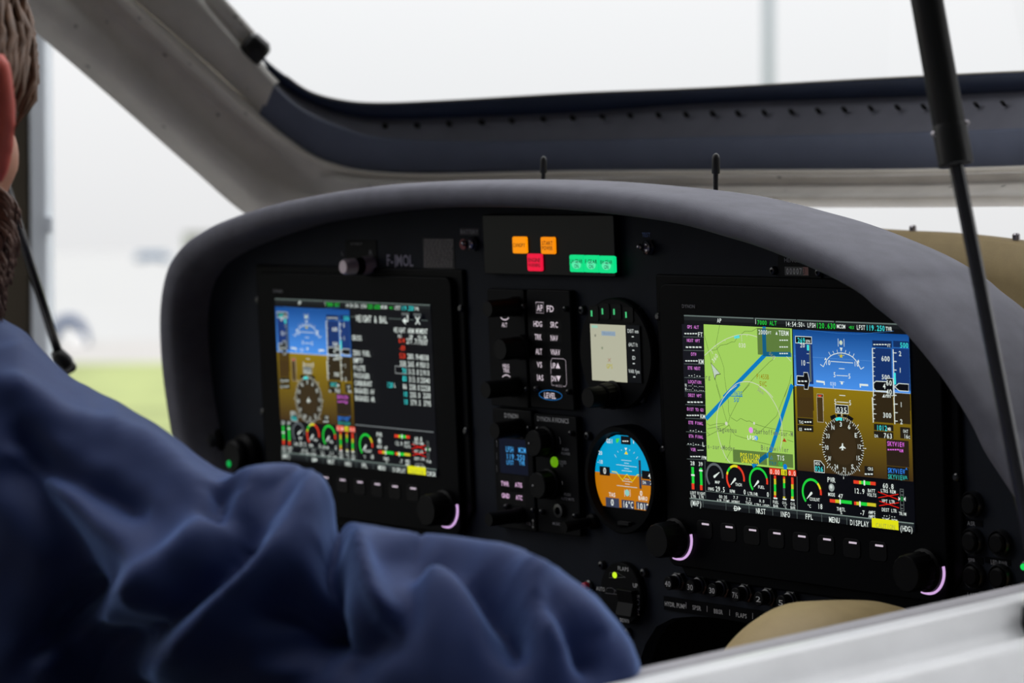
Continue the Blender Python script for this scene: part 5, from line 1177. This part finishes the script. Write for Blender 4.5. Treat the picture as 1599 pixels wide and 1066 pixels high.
# trousers
tr = MB(); chain(tr, [(PEL+[-0.03,0,0],0.135),(PEL+[0.03,0,0],0.135)])
for s, kn in ((0.09,KR),(-0.09,KL)): chain(tr, [(PEL+[s,0.02,-0.02],0.098),(kn,0.070),(kn+[0,0.30,-0.15],0.055)])
co2, _, fs2 = remesh(tr, 0.009, 5); mb = MB(); mb.add(co2, fs2); build('trousers', mb, mat('dark_denim', (34,38,48), 0.9, noise=0.1), body, smooth=True)
# hair and beard: many tapered locks
def locks(name, n, fn, m, seed, rad):
    rnd = random.Random(seed); mb = MB()
    for _ in range(n):
        path = fn(rnd)
        if path is not None: mb.tube(path, [rad, rad*0.9, rad*0.7, rad*0.25], 5)
    return build(name, mb, m, body, smooth=True)
def onhead(a, e, k=1.0):                              # a: 0 = front, +pi/2 = right; e = elevation
    ce = math.cos(e); return H(0.079*math.sin(a)*ce*k, (-0.012+0.099*math.cos(a)*ce*k), 0.03+0.092*math.sin(e)*k)
def hairfn(r):
    a = r.uniform(-math.pi, math.pi); e = r.uniform(-0.55, 1.5)
    fr = abs(a)
    if fr < 0.75 and e < 0.6: return None
    if 0.75 <= fr < 1.9 and e < -0.05+0.25*(fr < 1.3): return None
    out = []; da = r.uniform(-0.18,0.18)+0.15*(1 if a > 0 else -1)
    for k in range(4):
        out.append(onhead(a+da*k/3, e-0.20*k, 1.08+0.07*math.sin(k*1.0)+r.uniform(0,0.05)))
    return out
M_hair = mat('brown_hair', (108,78,58), 0.55, noise=0.35, nscale=120)
hc = MB()
R_ = []
for i in range(1, 12):
    e = math.pi/2-i*0.155
    R_.append([onhead(2*math.pi*k/24, e if not (abs((2*math.pi*k/24+math.pi)%(2*math.pi)-math.pi) < 1.75 and e < 0.1) else max(e,0.1), 1.06) for k in range(24)])
hc.rings(R_); 
hair = build('hair', hc, M_hair, body, smooth=True, label='short brown hair')
hl = locks('hair_locks', 1300, hairfn, M_hair, 3, 0.0028); hl['kind'] = 'stuff'
def beardfn(r):
    a = r.uniform(-1.45, 1.45); u = r.uniform(-0.125, -0.040-0.012*(abs(a) < 1.0))
    if abs(a) < 0.4 and u > -0.052: return None
    w = 0.067*(1-max(0,(-u-0.06))*4.2); p = H(math.sin(a)*w, 0.028+math.cos(a)*0.070*(1-max(0,(-u-0.09))*3), u)
    d = np.array(p-H(0,0.02,u)); d /= np.linalg.norm(d)+1e-9
    s = hr_*r.uniform(-0.3,0.3)
    return [p-d*0.006, p-d*0.001+hu*-0.004+s*0.004, p+d*0.001+hu*-0.008+s*0.009, p+d*0.001+hu*-0.013+s*0.014]
bd = locks('beard', 1500, beardfn, mat('brown_beard', (112,84,72), 0.6, noise=0.3, nscale=150), 5, 0.0016); bd['kind'] = 'stuff'; bd['label'] = 'short brown beard'

# ------------------------------------------------------------------ seat under the pilot
rt = thing('pilot_seat', 'beige padded cockpit seat under the person', 'seat', (-0.16,-0.85,-0.55))
build('cushion', MB().box((-0.42,-1.05,-0.55),(0.10,-0.52,-0.52)), M_beige, rt, bevel=0.012)
build('backrest', MB().add([(-0.42,-1.02,-0.52),(0.10,-1.02,-0.52),(0.10,-1.08,-0.52),(-0.42,-1.08,-0.52),(-0.40,-1.16,-0.02),(0.08,-1.16,-0.02),(0.08,-1.21,-0.02),(-0.40,-1.21,-0.02)], [(0,1,2,3),(4,7,6,5),(0,4,5,1),(1,5,6,2),(2,6,7,3),(3,7,4,0)]), M_beige, rt, bevel=0.012)

# ------------------------------------------------------------------ put the aircraft on its wheels (attitude and height)
bpy.context.view_layer.update()
for o in AIR:
    o.matrix_basis = T @ o.matrix_basis
